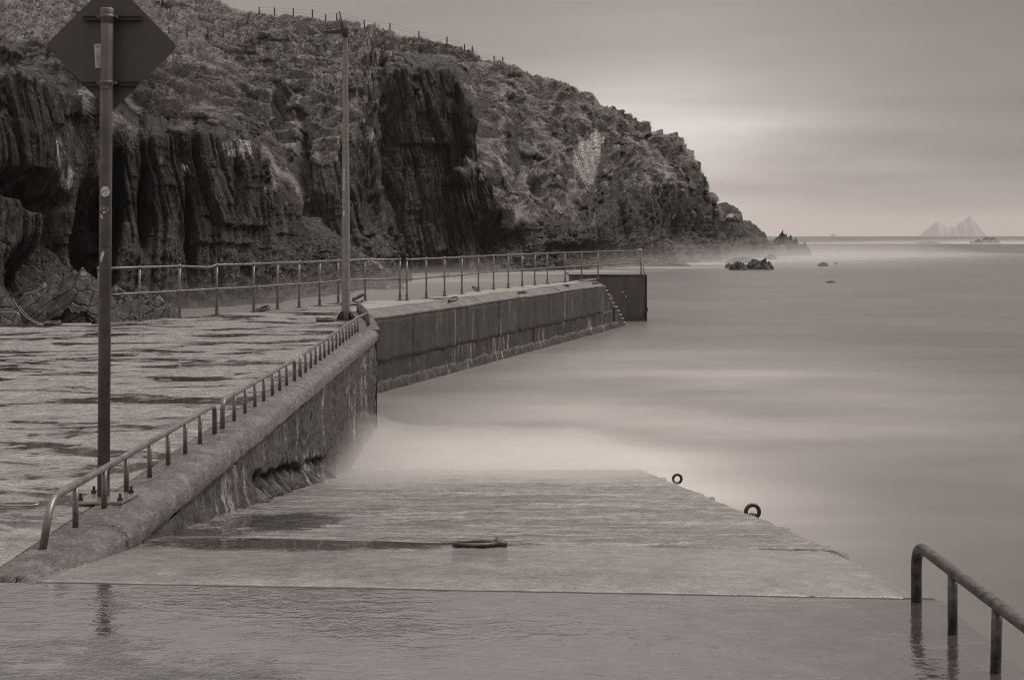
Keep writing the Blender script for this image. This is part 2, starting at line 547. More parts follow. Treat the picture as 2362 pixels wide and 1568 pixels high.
M['lip'] = mat_deck('rough_wet_lip_concrete', .60, .70, rough_bump=1.3, pscale=1.2, seedloc=(2, 6, 0), alb=(.03, .10, .24), rough=.24, coat=.35)
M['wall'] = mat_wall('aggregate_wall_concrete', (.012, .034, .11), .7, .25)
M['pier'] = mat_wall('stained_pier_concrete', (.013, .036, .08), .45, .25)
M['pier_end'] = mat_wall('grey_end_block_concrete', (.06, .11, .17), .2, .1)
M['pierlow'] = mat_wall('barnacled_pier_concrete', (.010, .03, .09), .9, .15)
M['crack'] = mat_simple('joint_dirt_and_shade', .03, .8)
M['galv'] = mat_simple('galvanised_steel', .17, .42, .5, .4, 9, .002, .7)
M['toe'] = mat_simple('weathered_tube_steel', .17, .38, .5, .45, 8, .002, .6)
M['dark'] = mat_simple('blackened_iron', .045, .5, .3, .4, 14, .004)
M['rail_dark'] = mat_simple('flaking_black_paint', .07, .45, .2, .95, 22, .006, .5)
M['pole'] = mat_simple('dull_galvanised_pole', .13, .55, .35, .35, 5, .001, .25)
M['plate'] = mat_simple('grey_sign_back', .085, .5, .25, .06, 2, 0)
M['bracket'] = mat_simple('dark_sign_channel', .05, .5, .4, .3, 6, 0)
M['bright'] = mat_simple('wet_galvanised_plate', .38, .25, .7, .25, 8, .001)
M['white'] = mat_simple('white_sticker', .62, .5, 0, .12, 30, 0)
M['ink'] = mat_simple('black_ink', .03, .5, 0, .1, 30, 0)
M['lamp'] = mat_simple('grey_lamp_paint', .04, .42, .1, .2, 8, 0)
M['lens'] = mat_simple('dull_lamp_lens', .20, .2, 0, .1, 8, 0)
M['lamp_pole'] = mat_simple('speckled_galvanised_pole', .24, .5, .35, .5, 30, .002, .3)
M['wood'] = mat_simple('weathered_post_timber', .05, .8, 0, .3, 6, 0)
M['rope'] = mat_simple('pale_rope', .45, .8, 0, .3, 40, .002)

def mat_sea():
    m, k, b, o = new_mat('long_exposure_sea')
    P = coords(k); fo = attr(k, 'foam'); op = attr(k, 'open')
    n1 = k.noise(k.mapv(P, (.7, 1.0, 1)), .16, 5, .55, .8)
    n2 = k.noise(k.mapv(P, (.35, 1.4, 1)), .75, 4, .6, .5)
    n = k.math('ADD', k.math('MULTIPLY', n1, .78), k.math('MULTIPLY', n2, .22))
    milk = ramp(k, n, [(.34, .10), (.5, .12), (.66, .142)])
    milk = k.mix(op, milk, sep_(.07))
    c = k.mix(k.math('ADD', fo, k.math('MULTIPLY', k.math('MULTIPLY', fo, k.math('SUBTRACT', n, .5)), 1.4), None, True), milk, sep_(.66))
    k.link(c, b.inputs['Base Color'])
    b.inputs['Roughness'].default_value = .36
    b.inputs['IOR'].default_value = 1.33
    r = k.noise(k.mapv(P, (.6, 1.6, 1)), .9, 3, .5)
    bump(k, b, r, .05, .08)
    return m
M['sea'] = mat_sea()

def mat_volume(name, dens, col=(.93, .90, .88, 1), aniso=.0):
    m = bpy.data.materials.new(name); m.use_nodes = True
    t = m.node_tree; t.nodes.clear(); k = NT(t)
    o = k.n('ShaderNodeOutputMaterial'); v = k.n('ShaderNodeVolumePrincipled')
    v.inputs['Color'].default_value = col
    v.inputs['Density'].default_value = dens
    v.inputs['Anisotropy'].default_value = aniso
    k.link(v.outputs[0], o.inputs['Volume'])
    return m

# ------------------------------------------------------------------ ground levels of the slip
def slip_h(Y):                         # drop of the slipway below the eye
    d = max(0.0, Y - 6.85)
    return H + .128 * (d - .35 * (1 - math.exp(-d / .35)))
def slip_z(Y): return CAMZ - slip_h(Y)
slip_zv = np.vectorize(slip_z)
XR = 1.99                              # seaward edge of the slip
WX = -2.25                             # face line of the quay wall

# ------------------------------------------------------------------ sea (a piece of the real, round earth)
def build_sea():
    RE = 6.371e6
    ang = np.concatenate([np.linspace(-180, -30, 26)[:-1], np.linspace(-30, 30, 420), np.linspace(30, 180, 26)[1:]])
    ang = np.radians(ang)
    rad = np.concatenate([[0.5], np.geomspace(3.0, 300, 330), np.geomspace(310, 20000, 110)])
    A, D = np.meshgrid(ang, rad, indexing='ij')
    X = D * np.sin(A); Y = D * np.cos(A)
    Z = -D * D / (2 * RE)
    foam = np.zeros_like(X)
    def blob(cx, cy, sx, sy, amp, rot=0.0):
        nonlocal foam
        c, s = math.cos(rot), math.sin(rot)
        dx, dy = X - cx, Y - cy
        u = (dx * c + dy * s) / sx; v = (-dx * s + dy * c) / sy
        foam += amp * np.exp(-(u * u + v * v))
    for args in FOAM: blob(*args)
    wob = fbm(X * .16, Y * .3, 4, 5)
    foam = np.clip(foam * (1 + .5 * wob), 0, 1)
    V = np.stack([X, Y, Z], -1).reshape(-1, 3)
    o = mesh('sea', V, grid_faces(len(ang), len(rad), True), M['sea'], smooth=True, attrs={'foam': foam, 'open': sstep(140, 700, D)})
    tag(o, 'smooth milky grey sea blurred by a long exposure', kind='structure')

FOAM = [
    (-.4, 20.8, 3.4, 2.6, .42), (2.0, 19.0, 1.8, 3.0, .36), (0, 25, 5.5, 4.0, .2), (3.2, 15, 1.0, 3.0, .12),
    (4.5, 30, 6, 9, .20), (2.0, 38, 7, 8, .12),
    (16, 150, 6, 4, .4, .3), (23, 170, 7, 5, .6, .3), (32, 188, 9, 5, .65), (43, 203, 10, 4, .6), (49, 222, 9, 4, .5), (62, 228, 10, 4, .6),
    (2, 128, 5, 2.5, .4), (-6, 108, 5, 5, .25), (7, 135, 5, 2.5, .5),
    (188, 563, 40, 9, .7), (150, 560, 50, 6, .45), (250, 568, 60, 7, .5),
]
build_sea()

# ------------------------------------------------------------------ cliffs from profile lines
def cliff(name, label, cols, back, nu, nv, seed, mode, rowfrac, blades=True, strata=1.0, lean=.18, steep=1.0):
    """cols: (px, base_py, [(py, Y) brink, mid, crest]) ; rows run from under the water to behind the crest"""
    C = []
    pxs = []
    for c in cols:
        px, base, (br, mi, cr) = c[0], c[1], c[2]
        ground = c[3] if len(c) > 3 else None
        Yb = base if ground is None else ground
        br, mi, cr = [(q[0], Yb + (q[1] - Yb) * steep) for q in (br, mi, cr)]
        rows = []
        xb = (px - CX) / F * Yb
        rows.append((xb, Yb - .4, -3.0))
        rows.append((xb, Yb, 0.0))
        p = at(px, *br)
        rows.append(tuple(np.array((xb, Yb, 0.)) * .5 + np.array(p) * .5 + np.array((0, .12 * (p[1] - Yb), 0))))
        rows.append(p); rows.append(at(px, *mi)); q = at(px, *cr); rows.append(q)
        for dy, dz in back:
            rows.append((q[0] * (1 + .3 * dy / q[1]), q[1] + dy, q[2] + dz))
        C.append(rows); pxs.append(px)
    C = np.array(C, float)
    pxs = np.array(pxs, float)
    # even spacing across, by survey column
    U = np.linspace(pxs[0], pxs[-1], nu)
    nr = C.shape[1]
    L = np.zeros((nu, nr, 3))
    for r in range(nr):
        for a in range(3):
            L[:, r, a] = np.interp(U, pxs, C[:, r, a])
    ksz = max(3, int(nu * smooth_px / (pxs[-1] - pxs[0])))
    ker = np.hanning(2 * ksz + 1); ker /= ker.sum()
    for r in range(nr):
        for a in range(3):
            pad = np.pad(L[:, r, a], ksz, mode='edge')
            L[:, r, a] = np.convolve(pad, ker, 'valid')
    rows = []
    vpar = []
    for r in range(nr - 1):
        n = max(2, int(nv * rowfrac[r]))
        t = np.linspace(0, 1, n, endpoint=(r == nr - 2))
        rows.append(L[:, r:r + 1, :] * (1 - t)[None, :, None] + L[:, r + 1:r + 2, :] * t[None, :, None])
        vpar.append(r + t)
    P = np.concatenate(rows, 1); V = np.concatenate(vpar)
    nv = P.shape[1]
    k2 = np.hanning(15); k2 /= k2.sum()
    pad = np.pad(P, ((0, 0), (7, 7), (0, 0)), mode='edge')
    P = sum(k2[i] * pad[:, i:i + nv, :] for i in range(15))
    du = np.gradient(P, axis=0); dv = np.gradient(P, axis=1)
    N = np.cross(du, dv); N /= np.linalg.norm(N, axis=2, keepdims=True) + 1e-9
    if N[nu // 2, nv // 3, 1] > 0: N = -N
    for ax in (0, 1):                   # one calm facing direction, so the relief does not fold over itself
        kk = np.hanning(91); kk /= kk.sum()
        pw_ = [(0, 0)] * 3; pw_[ax] = (45, 45)
        Np = np.pad(N, pw_, mode='edge')
        cs = np.zeros_like(N)
        for q in range(0, 91, 3):
            sl_ = [slice(None)] * 3; sl_[ax] = slice(q, q + N.shape[ax])
            cs += kk[q] * Np[tuple(sl_)]
        N = cs / (np.linalg.norm(cs, axis=2, keepdims=True) + 1e-9)
    s = np.cumsum(np.linalg.norm(du[:, :, :2], axis=2)[:, int(nv * .35)])[:, None] * np.ones((1, nv))
    wv = np.cumsum(np.linalg.norm(dv, axis=2), axis=1)
    z = P[..., 2]
    VV = np.ones((nu, 1)) * V[None, :]
    PX = CX + P[..., 0] / P[..., 1] * F; PY = HY - (P[..., 2] - CAMZ) / P[..., 1] * F
    # where turf holds: above the brink, ragged, with tufts hanging on the face and crags breaking through
    n_a = fbm(s / 6.0, wv / 5.0, 5, seed + 1)
    n_b = fbm(s / 1.7, wv / 1.9, 4, seed + 2)
    gr = (VV - 3.0) * 1.5 - .22 + n_a * .75 + n_b * .30
    tuft = fbm(s / 2.6, wv / 3.6, 5, seed + 3)
    gr = np.maximum(gr, (tuft - .36) * 3.0 - np.maximum(0, 2.05 - VV) * 2.2)
    crag = fbm(s / 4.5 + wv / 9, wv / 3.2, 5, seed + 4)
    gr = np.where(VV > 3.15, gr - np.maximum(0, crag - .08) * 5.0, gr)
    for (x0, y0, rx, ry, amt) in (GRASS_EDIT if mode != 'tail' else []):
        gr = gr + amt * np.exp(-(((PX - x0) / rx) ** 2 + ((PY - y0) / ry) ** 2))
    if mode == 'tail': gr = gr * 0 - 1
    G = sstep(-.12, .22, gr)
    # rock: upright slabs in steps of several widths, broken by ledges
    sl = s + lean * wv + .45 * fbm(s / 7, wv / 9, 3, seed + 5)
    def slabs(wd, ht, seed_, jit=.28):
        x = sl / wd + jit * perlin(sl / wd * .7, wv / (ht * 1.2), seed_ + 50)
        c = np.floor(x); fr = x - c
        y = wv / ht + 7.3 * rnd(c, c * 0, seed_ + 9)
        d = np.floor(y)
        edge = np.minimum(fr, 1 - fr)
        yf = y - d
        facet = (fr - .5) * (rnd(c, d, seed_ + 71) - .5) * 1.5 + (yf - .5) * (rnd(c, d, seed_ + 72) - .35) * 1.0
        return (rnd(c, d, seed_) - .5) + facet, edge
    r1, e1 = slabs(3.2, 14.0, seed + 20)
    r2, e2 = slabs(1.15, 5.5, seed + 30)
    r3, e3 = slabs(.42, 2.6, seed + 40); r4, e4 = slabs(.2, 1.1, seed + 45)
    k1 = fracture(sl / 3.0, wv / 7.5, seed + 80); k2 = fracture(sl / 1.15 + .3 * k1, wv / 3.0, seed + 84); k3 = fracture(sl / .46, wv / 1.6, seed + 88)
    k4 = fracture(sl / .2, wv / .5, seed + 92)
    fine_ = 1 - np.abs(perlin(sl / .42, wv / 5.0, seed + 96)) * 2
    rock = strata * (.34 * k1 + .26 * k2 + .20 * k3 + .09 * k4 + .60 * r1 + .36 * r2 + .17 * r3 + .07 * r4 + .10 * fine_
                     - .30 * np.exp(-(e2 / .06) ** 2) - .50 * np.exp(-(e1 / .03) ** 2) - .10 * np.exp(-(e3 / .09) ** 2))
    rock = rock + .9 * fbm(s / 9, wv / 16, 3, seed + 6)
    rock = np.where(VV > 3, rock * .6, rock)
    stra = perlin(sl / .55 + .4 * r2, wv / 7.0, seed + 97) + .7 * perlin(sl / .22, wv / 4.0, seed + 98)
    low = sstep(4.5, 0.5, z)
    rock = rock + low * (.55 * np.abs(fbm(s / 1.3, wv / 1.3, 4, seed + 8)) + .25)
    b1 = 1 - np.abs(perlin(s / 2.4 + .4 * wv / 3, wv / 3.0, seed + 60)) * 1.9
    b2 = 1 - np.abs(perlin(s / .85, wv / 1.0, seed + 61)) * 1.8
    b3 = perlin(s / .38 + .3 * wv, wv / .8, seed + 62)
    turf = .50 * b1 + .24 * b2 + .07 * b3 + .7 * fbm(s / 6, wv / 7, 3, seed + 63) - .1
    # broken crags jutting out of the turf lie in tilted layers
    disp = rock * (1 - G) + (turf + .15) * G
    if mode != 'tail':
        for (x0, y0, rx, ry, amt) in DENT:
            disp = disp + amt * np.exp(-((((PX - x0) / rx) ** 2 + ((PY - y0) / ry) ** 2)) ** 1.5)
    fade = sstep(nr - 1.2, nr - 2.6, VV)
    amp = np.where(VV > 5, np.maximum(fade, .25), 1.0) * AMP[mode]
    Q = P + N * (disp * amp)[..., None]
    # attributes
    lich = np.zeros_like(z)
    for (x0, y0, rx, ry, amt) in LICHEN:
        lich += amt * np.exp(-(((PX - x0) / rx) ** 2 + ((PY - y0) / ry) ** 2) ** 2)
    lich += .55 * sstep(.35, .7, fbm(s / 1.4, wv / 3.5, 4, seed + 9)) * sstep(2, 5, z)
    wet = sstep(4.2, 1.6, z + 1.1 * n_b) * (1 - G)
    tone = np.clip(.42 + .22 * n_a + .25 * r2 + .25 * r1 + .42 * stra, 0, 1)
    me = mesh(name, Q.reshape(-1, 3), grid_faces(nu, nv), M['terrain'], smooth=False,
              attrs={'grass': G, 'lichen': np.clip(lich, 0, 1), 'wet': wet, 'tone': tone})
    tag(me, label, kind='structure')
    surf = dict(P=Q, G=G, N=N, px=CX + Q[..., 0] / Q[..., 1] * F, py=HY - (Q[..., 2] - CAMZ) / Q[..., 1] * F, V=VV)
    return surf

AMP = {'near': .62, 'far': 1.0, 'tail': .8}
smooth_px = 34
GRASS_EDIT = [  # ragged islands of turf and bare crags (survey column, row, half widths, amount)
    (1080, 385, 36, 26, 2.2), (560, 300, 10, 10, 1), (990, 300, 100, 190, -2.2), (1350, 375, 46, 66, -3.2), (1375, 320, 22, 30, -2),
    (740, 300, 60, 120, .9), (860, 320, 50, 60, .8), (900, 430, 30, 70, .9), (1250, 450, 120, 60, 1.1), (1540, 420, 60, 60, .5),
    (400, 230, 90, 60, 1.2), (620, 430, 40, 50, .8), (480, 420, 140, 110, -1.6), (120, 420, 160, 160, -1.4),
    (1230, 430, 18, 18, -2.0), (1500, 300, 60, 16, -1.4), (1430, 260, 50, 12, -1.2), (1560, 345, 30, 20, -1.6), (620, 110, 60, 16, -1.0), (480, 35, 60, 10, -.8),
    (640, 560, 60, 60, -.8), (100, 110, 160, 40, .6), (1530, 530, 140, 62, -3.0), (1320, 585, 180, 24, -2.5), (1000, 480, 100, 110, -2.0), (1440, 480, 30, 40, -1.5), (700, 590, 90, 40, -1.5), (820, 540, 40, 50, -1.0),
    (740, 500, 90, 90, -2.2), (835, 470, 40, 110, -1.6), (650, 545, 90, 60, -1.8), (705, 310, 16, 110, -1.4), (650, 250, 22, 60, -1.4), (800, 330, 14, 120, -1.0), (560, 120, 40, 14, -1.2), (1150, 560, 60, 40, -2), (1250, 560, 80, 22, -1.5), (1590, 450, 40, 60, -1.0), (1180, 330, 14, 90, -1.0), (1440, 330, 30, 30, -1.0), (700, 130, 50, 18, -1.2), (1290, 300, 16, 50, -1.5), (1170, 260, 14, 60, -1.5), (1010, 120, 80, 12, .8), (640, 190, 40, 60, -1.0), (580, 160, 30, 30, -1.0),
]
DENT = [  # gullies and overhangs (survey column, row, half widths, metres)
    (200, 610, 40, 150, -6), (115, 560, 26, 110, -4), (30, 430, 70, 26, -4), (90, 470, 40, 22, -3.5), (255, 460, 22, 140, -4), (60, 640, 60, 60, -3),
    (330, 500, 14, 90, -2.5), (705, 400, 16, 120, -1.5), (880, 330, 14, 160, -1.5), (1105, 330, 14, 120, -1.2),
    (1060, 420, 26, 20, 2.2), (1450, 420, 14, 60, -2), (1230, 435, 20, 20, -4), (1120, 560, 60, 50, -2.5), (1350, 590, 120, 22, -1.2), (1555, 570, 20, 60, -2), (1500, 300, 60, 12, -1.5),
    (840, 500, 22, 90, -1.5), (620, 500, 10, 60, -1.5), (520, 480, 9, 90, -1.5), (430, 560, 10, 120, -2.5),
]
LICHEN = [
    (560, 450, 110, 120, .66), (330, 420, 40, 60, .6),
    (1345, 380, 38, 70, 1.25), (1378, 325, 20, 30, 1.1), (118, 350, 22, 66, .85), (140, 420, 16, 36, .85), (215, 255, 30, 26, .7), (200, 390, 8, 36, .9),
    (37, 360, 14, 40, .5), (362, 365, 10, 30, .8), (500, 350, 60, 26, .55), (403, 480, 10, 30, .8), (910, 230, 12, 40, .6), (1070, 220, 20, 60, .5),
    (1250, 290, 12, 50, .8), (1510, 440, 8, 26, 1.0), (1555, 500, 5, 14, 1.0), (1290, 520, 90, 14, .7), (830, 560, 60, 14, .6), (760, 600, 60, 30, .6),
    (1690, 505, 26, 6, .8),
]
def wl(py): return CAMZ * F / (py - HY)     # distance of the water line seen at row py

B_cols = [
    (-600, 100, [(260, 110), (130, 136), (-160, 232)]),
    (-200, 105, [(240, 112), (112, 138), (-115, 230)]),
    (0, 108, [(230, 115), (100, 140), (-75, 228)]),
    (200, 112, [(230, 120), (108, 145), (-36, 225)]),
    (400, 116, [(300, 126), (140, 152), (-2, 220)]),
    (480, 118, [(380, 128), (165, 155), (11, 216)]),
    (560, 119, [(440, 128), (215, 155), (28, 210)]),
    (640, 119, [(470, 128), (225, 152), (44, 202)]),
    (700, 119, [(430, 127), (220, 148), (52, 198)]),
    (780, 118, [(470, 124), (245, 142), (61, 190)]),
    (845, 119, [(420, 125), (220, 142), (73, 185)]),
    (872, 126, [(200, 134), (130, 158), (82, 182)]),
    (960, 129, [(165, 137), (130, 160), (103, 181)]),
    (1050, 131, [(180, 139), (152, 162), (129, 180)]),
    (1095, 130, [(300, 136), (200, 156), (141, 180)]),
    (1125, 129, [(455, 134), (240, 154), (149, 180)]),
    (1200, 134, [(505, 138), (310, 157), (172, 181)]),
    (1300, 142, [(545, 146), (340, 164), (205, 183)]),
    (1380, 149, [(525, 153), (340, 170), (240, 185)]),
    (1450, 158, [(440, 163), (345, 176), (275, 187)]),
    (1540, 170, [(425, 175), (355, 184), (300, 191)]),
    (1598, 181, [(470, 184), (425, 188), (372, 193)]),
    (1640, 188, [(520, 190), (495, 192), (458, 195)]),
    (1664, 197, [(545, 197.6), (525, 199), (500, 201)]),
    (1666, 225, [(545, 226), (528, 227), (508, 228)]),
]
B = cliff('headland', 'dark grass-topped rock headland across the cove', B_cols, [(22, -2.5), (80, -14), (140, -40)], 1250, 430, 100, 'far',
          [.03, .16, .17, .17, .33, .05, .03, .02], steep=.6)
A_cols = [
    (-420, 50, [(170, 54), (120, 57), (60, 62)]),
    (-120, 56, [(185, 59), (125, 63), (72, 68)]),
    (0, 58, [(192, 61), (134, 65), (88, 70)]),
    (100, 60, [(208, 63), (150, 67), (112, 72)]),
    (180, 64, [(235, 66), (175, 70), (132, 75)]),
    (240, 66, [(250, 68.5), (192, 72), (147, 78)]),
    (300, 65.5, [(335, 68.5), (235, 74), (156, 82)]),
    (420, 67, [(315, 70.5), (232, 77), (160, 86)]),
    (490, 68, [(322, 71.5), (245, 77), (182, 87)]),
    (540, 70, [(345, 73.5), (270, 79), (216, 88)]),
    (590, 72, [(392, 75.5), (325, 80), (264, 88)]),
    (640, 75, [(440, 78.5), (405, 82), (380, 88)]),
    (700, 78.5, [(528, 82), (505, 85), (482, 90)]),
    (760, 83, [(578, 86), (566, 89), (550, 93)]),
    (830, 91, [(618, 93), (608, 95), (597, 97)]),
    (900, 101, [(648, 102), (646, 103), (642, 104)]),
    (935, 106, [(668, 107), (667, 108), (666, 109)]),
]
A = cliff('cliff', 'near rock buttress with a grassy top beside the cove', A_cols, [(5, -2.0), (12, -9), (22, -14)], 1000, 380, 300, 'near',
          [.03, .22, .22, .2, .24, .04, .03, .02], lean=.10, steep=.85)
C_cols = [
    (1630, 204, [(520, 214), (500, 216), (484, 218)]),
    (1672, 206, [(515, 214), (490, 216), (474, 218)]),
    (1697, 207, [(530, 213), (508, 216), (491, 218)]),
    (1712, 209, [(540, 214), (525, 217), (510, 219)]),
    (1740, 212, [(556, 216), (540, 219), (522, 221)]),
    (1758, 216, [(570, 219), (556, 222), (543, 224)]),
    (1775, 222, [(582, 224), (574, 226), (568, 228)]),
    (1792, 230, [(592, 231), (590, 232), (588, 233)]),
    (1806, 236, [(604, 236), (604, 237), (604, 238)]),
]
smooth_px = 10
Cc = cliff('rocky_point', 'jagged rock point tapering into the sea past the headland', C_cols, [(4, -1.5), (9, -7), (14, -14)], 260, 170, 500, 'tail',
           [.04, .26, .26, .14, .16, .06, .05, .03], lean=-.2)

# ------------------------------------------------------------------ grass blades hanging down the slopes
def build_blades(srf, count, seed, lmin, lmax, wid):
    r = np.random.default_rng(seed)
    P, G, N = srf['P'], srf['G'], srf['N']
    nu, nv = G.shape
    vis = (G > .45) & (srf['px'] > -60) & (srf['px'] < 1720) & (srf['py'] > -60) & (srf['V'] > 1.2) & (srf['V'] < 5.6)
    idx = np.flatnonzero(vis.ravel())
    pick = r.choice(idx, count)
    p = P.reshape(-1, 3)[pick]; n = N.reshape(-1, 3)[pick]
    p = p + r.normal(0, .10, p.shape)
    down = np.array([0.25, -.1, -1.0])
    d = down - n * (n @ down)[:, None]
    d /= np.linalg.norm(d, axis=1, keepdims=True) + 1e-6
    sw = fbm(p[:, 0] * .35, p[:, 2] * .35 + p[:, 1] * .2, 3, seed)
    side = np.cross(n, d)
    d = d * .9 + side * (sw * .9)[:, None] + n * (.42 + .25 * r.random(count))[:, None] + r.normal(0, .18, p.shape)
    d /= np.linalg.norm(d, axis=1, keepdims=True)
    L = (lmin + (lmax - lmin) * r.random(count))[:, None]
    sd_ = np.cross(d, n); sd_ /= np.linalg.norm(sd_, axis=1, keepdims=True) + 1e-6
    W = wid * (.6 + .8 * r.random(count))[:, None]
    a = p - sd_ * W - n * .05; b = p + sd_ * W - n * .05; c = p + d * L + np.array([0, 0, -.12]) * L
    V = np.stack([a, b, c], 1).reshape(-1, 3)
    Fc = np.arange(count * 3).reshape(-1, 3)
    tone = np.clip(.5 + .35 * fbm(p[:, 0] * .25, p[:, 2] * .4, 3, seed + 5) + r.normal(0, .16, count), 0, 1)
    return V, Fc, np.repeat(tone, 3)
v1, f1, t1 = build_blades(B, 110000, 3, .25, .60, .035)
v2, f2, t2 = build_blades(A, 110000, 4, .14, .42, .014)
g = mesh('grass', np.concatenate([v1, v2]), np.concatenate([f1, f2 + len(v1)]), M['grass'], attrs={'tone': np.concatenate([t1, t2])})
tag(g, 'pale windswept grass hanging over the cliff slopes', kind='stuff')

# ------------------------------------------------------------------ rocks
def rock(name, px, py, wpx, hpx, label, group=None, seed=0, spiky=.3, depth=.7, Y=None, zbase=0.0, weed=0.3, tilt=.0, nu=110, nv=44, mat='rock', flatten=1.0, cat='rock', lump=1.0, pw=.9):
    """a craggy outcrop seen wpx by hpx survey units large, standing on z = zbase"""
    if Y is None: Y = (CAMZ - zbase) * F / (py - HY)
    x0 = (px - CX) / F * Y
    w_ = wpx / F * Y / 2; h_ = hpx / F * Y
    th = np.linspace(0, 2 * math.pi, nu); ph = np.linspace(0, 1, nv)
    T, Q = np.meshgrid(th, ph, indexing='ij')
    rr = np.cos(Q * math.pi / 2) ** .75
    zz = np.sin(Q * math.pi / 2)
    X = rr * np.cos(T); Yy = rr * np.sin(T)
    k = 1.0
    f1 = lump * fbm(X * 2.2 + seed, Yy * 2.2 + zz * 1.5, 4, seed)
    k1 = fracture(X * 2.4 + seed, Yy * 1.6, seed + 1, 1.0, .8); k2 = fracture(X * 6 + seed, Yy * 3.5 + zz, seed + 5, 1.0, .8); k3 = fracture(X * 14 + seed, Yy * 9 + zz * 3, seed + 9, 1.0, .8)
    top = zz ** pw
    hgt = top * (1 - .3 * f1) * (.88 + spiky * (.75 * k1 + .5 * k2 + .3 * k3) + .05 * k2 + .025 * k3)
    X2 = X * (1 + .22 * f1) + tilt * hgt
    Y2 = Yy * (1 + .22 * f1)
    V = np.stack([x0 + X2 * w_, Y + Y2 * w_ * depth, zbase - .25 * h_ + hgt * h_ * 1.22], -1)
    # closing seam
    V[-1] = V[0]
    wd = np.clip(weed * (0.6 + .8 * fbm(X * 3, Yy * 3, 3, seed + 9)) * sstep(.62, .85, hgt + .12 * fbm(X * 5, Yy * 5, 3, seed + 11)), 0, 1)
    o = mesh(name, V.reshape(-1, 3), grid_faces(nu, nv), M[mat], attrs={'weed': wd})
    return tag(o, label, cat, group)

rock('boulder', 165, 856, 330, 238, 'weed-crowned dark boulder behind the quay edge, left of the sign pole', seed=3, Y=36, zbase=0, spiky=.04, lump=.5, pw=.5, weed=1.0, tilt=.05, nu=150, nv=70, depth=.8)
rock('boulder', 290, 839, 270, 180, 'small weedy dark boulder just behind the long railing', seed=5, Y=38, zbase=0, spiky=.06, lump=.5, pw=.55, weed=.9, tilt=.1, nu=130, nv=60, depth=.8)
rock('boulder', -60, 874, 270, 250, 'steep weedy boulder cut by the left picture edge behind the quay', seed=8, Y=34, zbase=0, spiky=.05, lump=.5, pw=.6, weed=.8, tilt=-.1, nu=110, nv=50)
GR = 'rocks awash off the headland'
rock('sea_rock', 1712, 606, 78, 12, 'low smooth domed rock in the foam under the rocky point', GR, 11, .03)
rock('sea_rock', 1778, 599, 26, 13, 'blocky single rock standing right of the smooth domed rock', GR, 12, .15)
rock('sea_rock', 1681, 619, 20, 10, 'smallest jagged rock at the left end of the spiky cluster', GR, 13, .6)
rock('sea_rock', 1703, 623, 42, 14, 'jagged rock in the middle of the spiky foam cluster', GR, 14, .7)
rock('sea_rock', 1752, 622, 64, 18, 'widest jagged rock of the spiky cluster in the foam', GR, 15, .8)
rock('sea_rock', 1897, 614, 26, 8, 'lone low rock in open water right of the spiky cluster', GR, 16, .3)
rock('sea_rock', 1927, 609, 9, 4, 'tiny rock tip in open water beyond the lone low rock', GR, 17, .3)
rock('sea_rock', 1915, 652, 22, 4, 'faint blurred lump barely awash in the calm bay', GR, 18, .1)
rock('sea_rock', 1592, 606, 30, 26, 'dark pointed stack against the foot of the headland', GR, 19, .3, Y=176, depth=1.0)
rock('sea_rock', 1540, 614, 100, 12, 'long low ledge at the foot of the headland wall', GR, 20, .2, depth=.4)
rock('sea_rock', 1668, 606, 26, 16, 'dark sloping rock at the outer corner of the headland', GR, 25, .2, Y=196)
rock('sea_rock', 1798, 593, 74, 46, 'tall fin-topped rock just off the tip of the rocky point', GR, 21, .22, Y=238, tilt=.3)
rock('sea_rock', 1840, 593, 60, 30, 'saw-toothed low rock outermost off the rocky point', GR, 22, .3, Y=236)
GF = 'far reef rocks on the right'
rock('reef_rock', 2283, 561, 44, 10, 'largest dark rock of the far reef under the twin islands', GF, 31, .7, Y=575)
rock('reef_rock', 2255, 562, 22, 7, 'smaller dark rock left of the largest reef rock', GF, 32, .6, Y=565)
rock('reef_rock', 2240, 562, 7, 4, 'tiny dark rock at the left tip of the far reef', GF, 33, .4, Y=565)
rock('reef_rock', 2140, 560, 60, 3, 'long low dark ledge awash left of the far reef', GF, 34, .5, Y=570, depth=.2)
GC = 'weedy rocks in the cove'
rock('cove_rock', 915, 666, 40, 7, 'low weedy rock in the misty cove beside the lamp pole', GC, 41, .5)
rock('cove_rock', 880, 668, 30, 10, 'weedy rock ledge at the tip of the near buttress', GC, 42, .5)
rock('cove_rock', 1030, 640, 40, 7, 'small rock at the foot of the dark sheer wall', GC, 43, .4)
rock('cove_rock', 905, 640, 90, 14, 'smooth pale slab at the back of the cove', GC, 44, .1, Y=122)

# islands on the horizon
def island(name, label, prof, Y, seed):
    RE = 6.371e6
    drop = -Y * Y / (2 * RE)
    pts = np.array(prof, float)
    n = 120
    px = np.linspace(pts[0, 0], pts[-1, 0], n)
    py = np.interp(px, pts[:, 0], pts[:, 1])
    jag = np.abs(fbm(px / 9, px * 0, 4, seed)) * 2.2
    env = np.clip((545 - py) / 8, 0, 1)
    py = py - jag * env
    hz = np.maximum(0, (545 - py) / F * Y)
    x = (px - CX) / F * Y
    vv = np.linspace(-1, 1, 25)
    prof_ = (1 - np.abs(vv) ** 1.2)
    V = np.stack([x[:, None] + 0 * vv, Y + vv[None, :] * np.maximum(60, hz[:, None] * 1.1),
                  drop - 8 + (hz[:, None] + 8 - drop * .0) * prof_[None, :] + (fbm(x[:, None] / 40 + 0 * vv, vv * 4 + x[:, None] * 0, 4, seed + 3) * hz[:, None] * .12) * (1 - prof_[None, :])], -1)
    o = mesh(name, V.reshape(-1, 3), grid_faces(n, 25), M['rock'], attrs={'weed': np.zeros(n * 25)})
    tag(o, label, kind='structure')
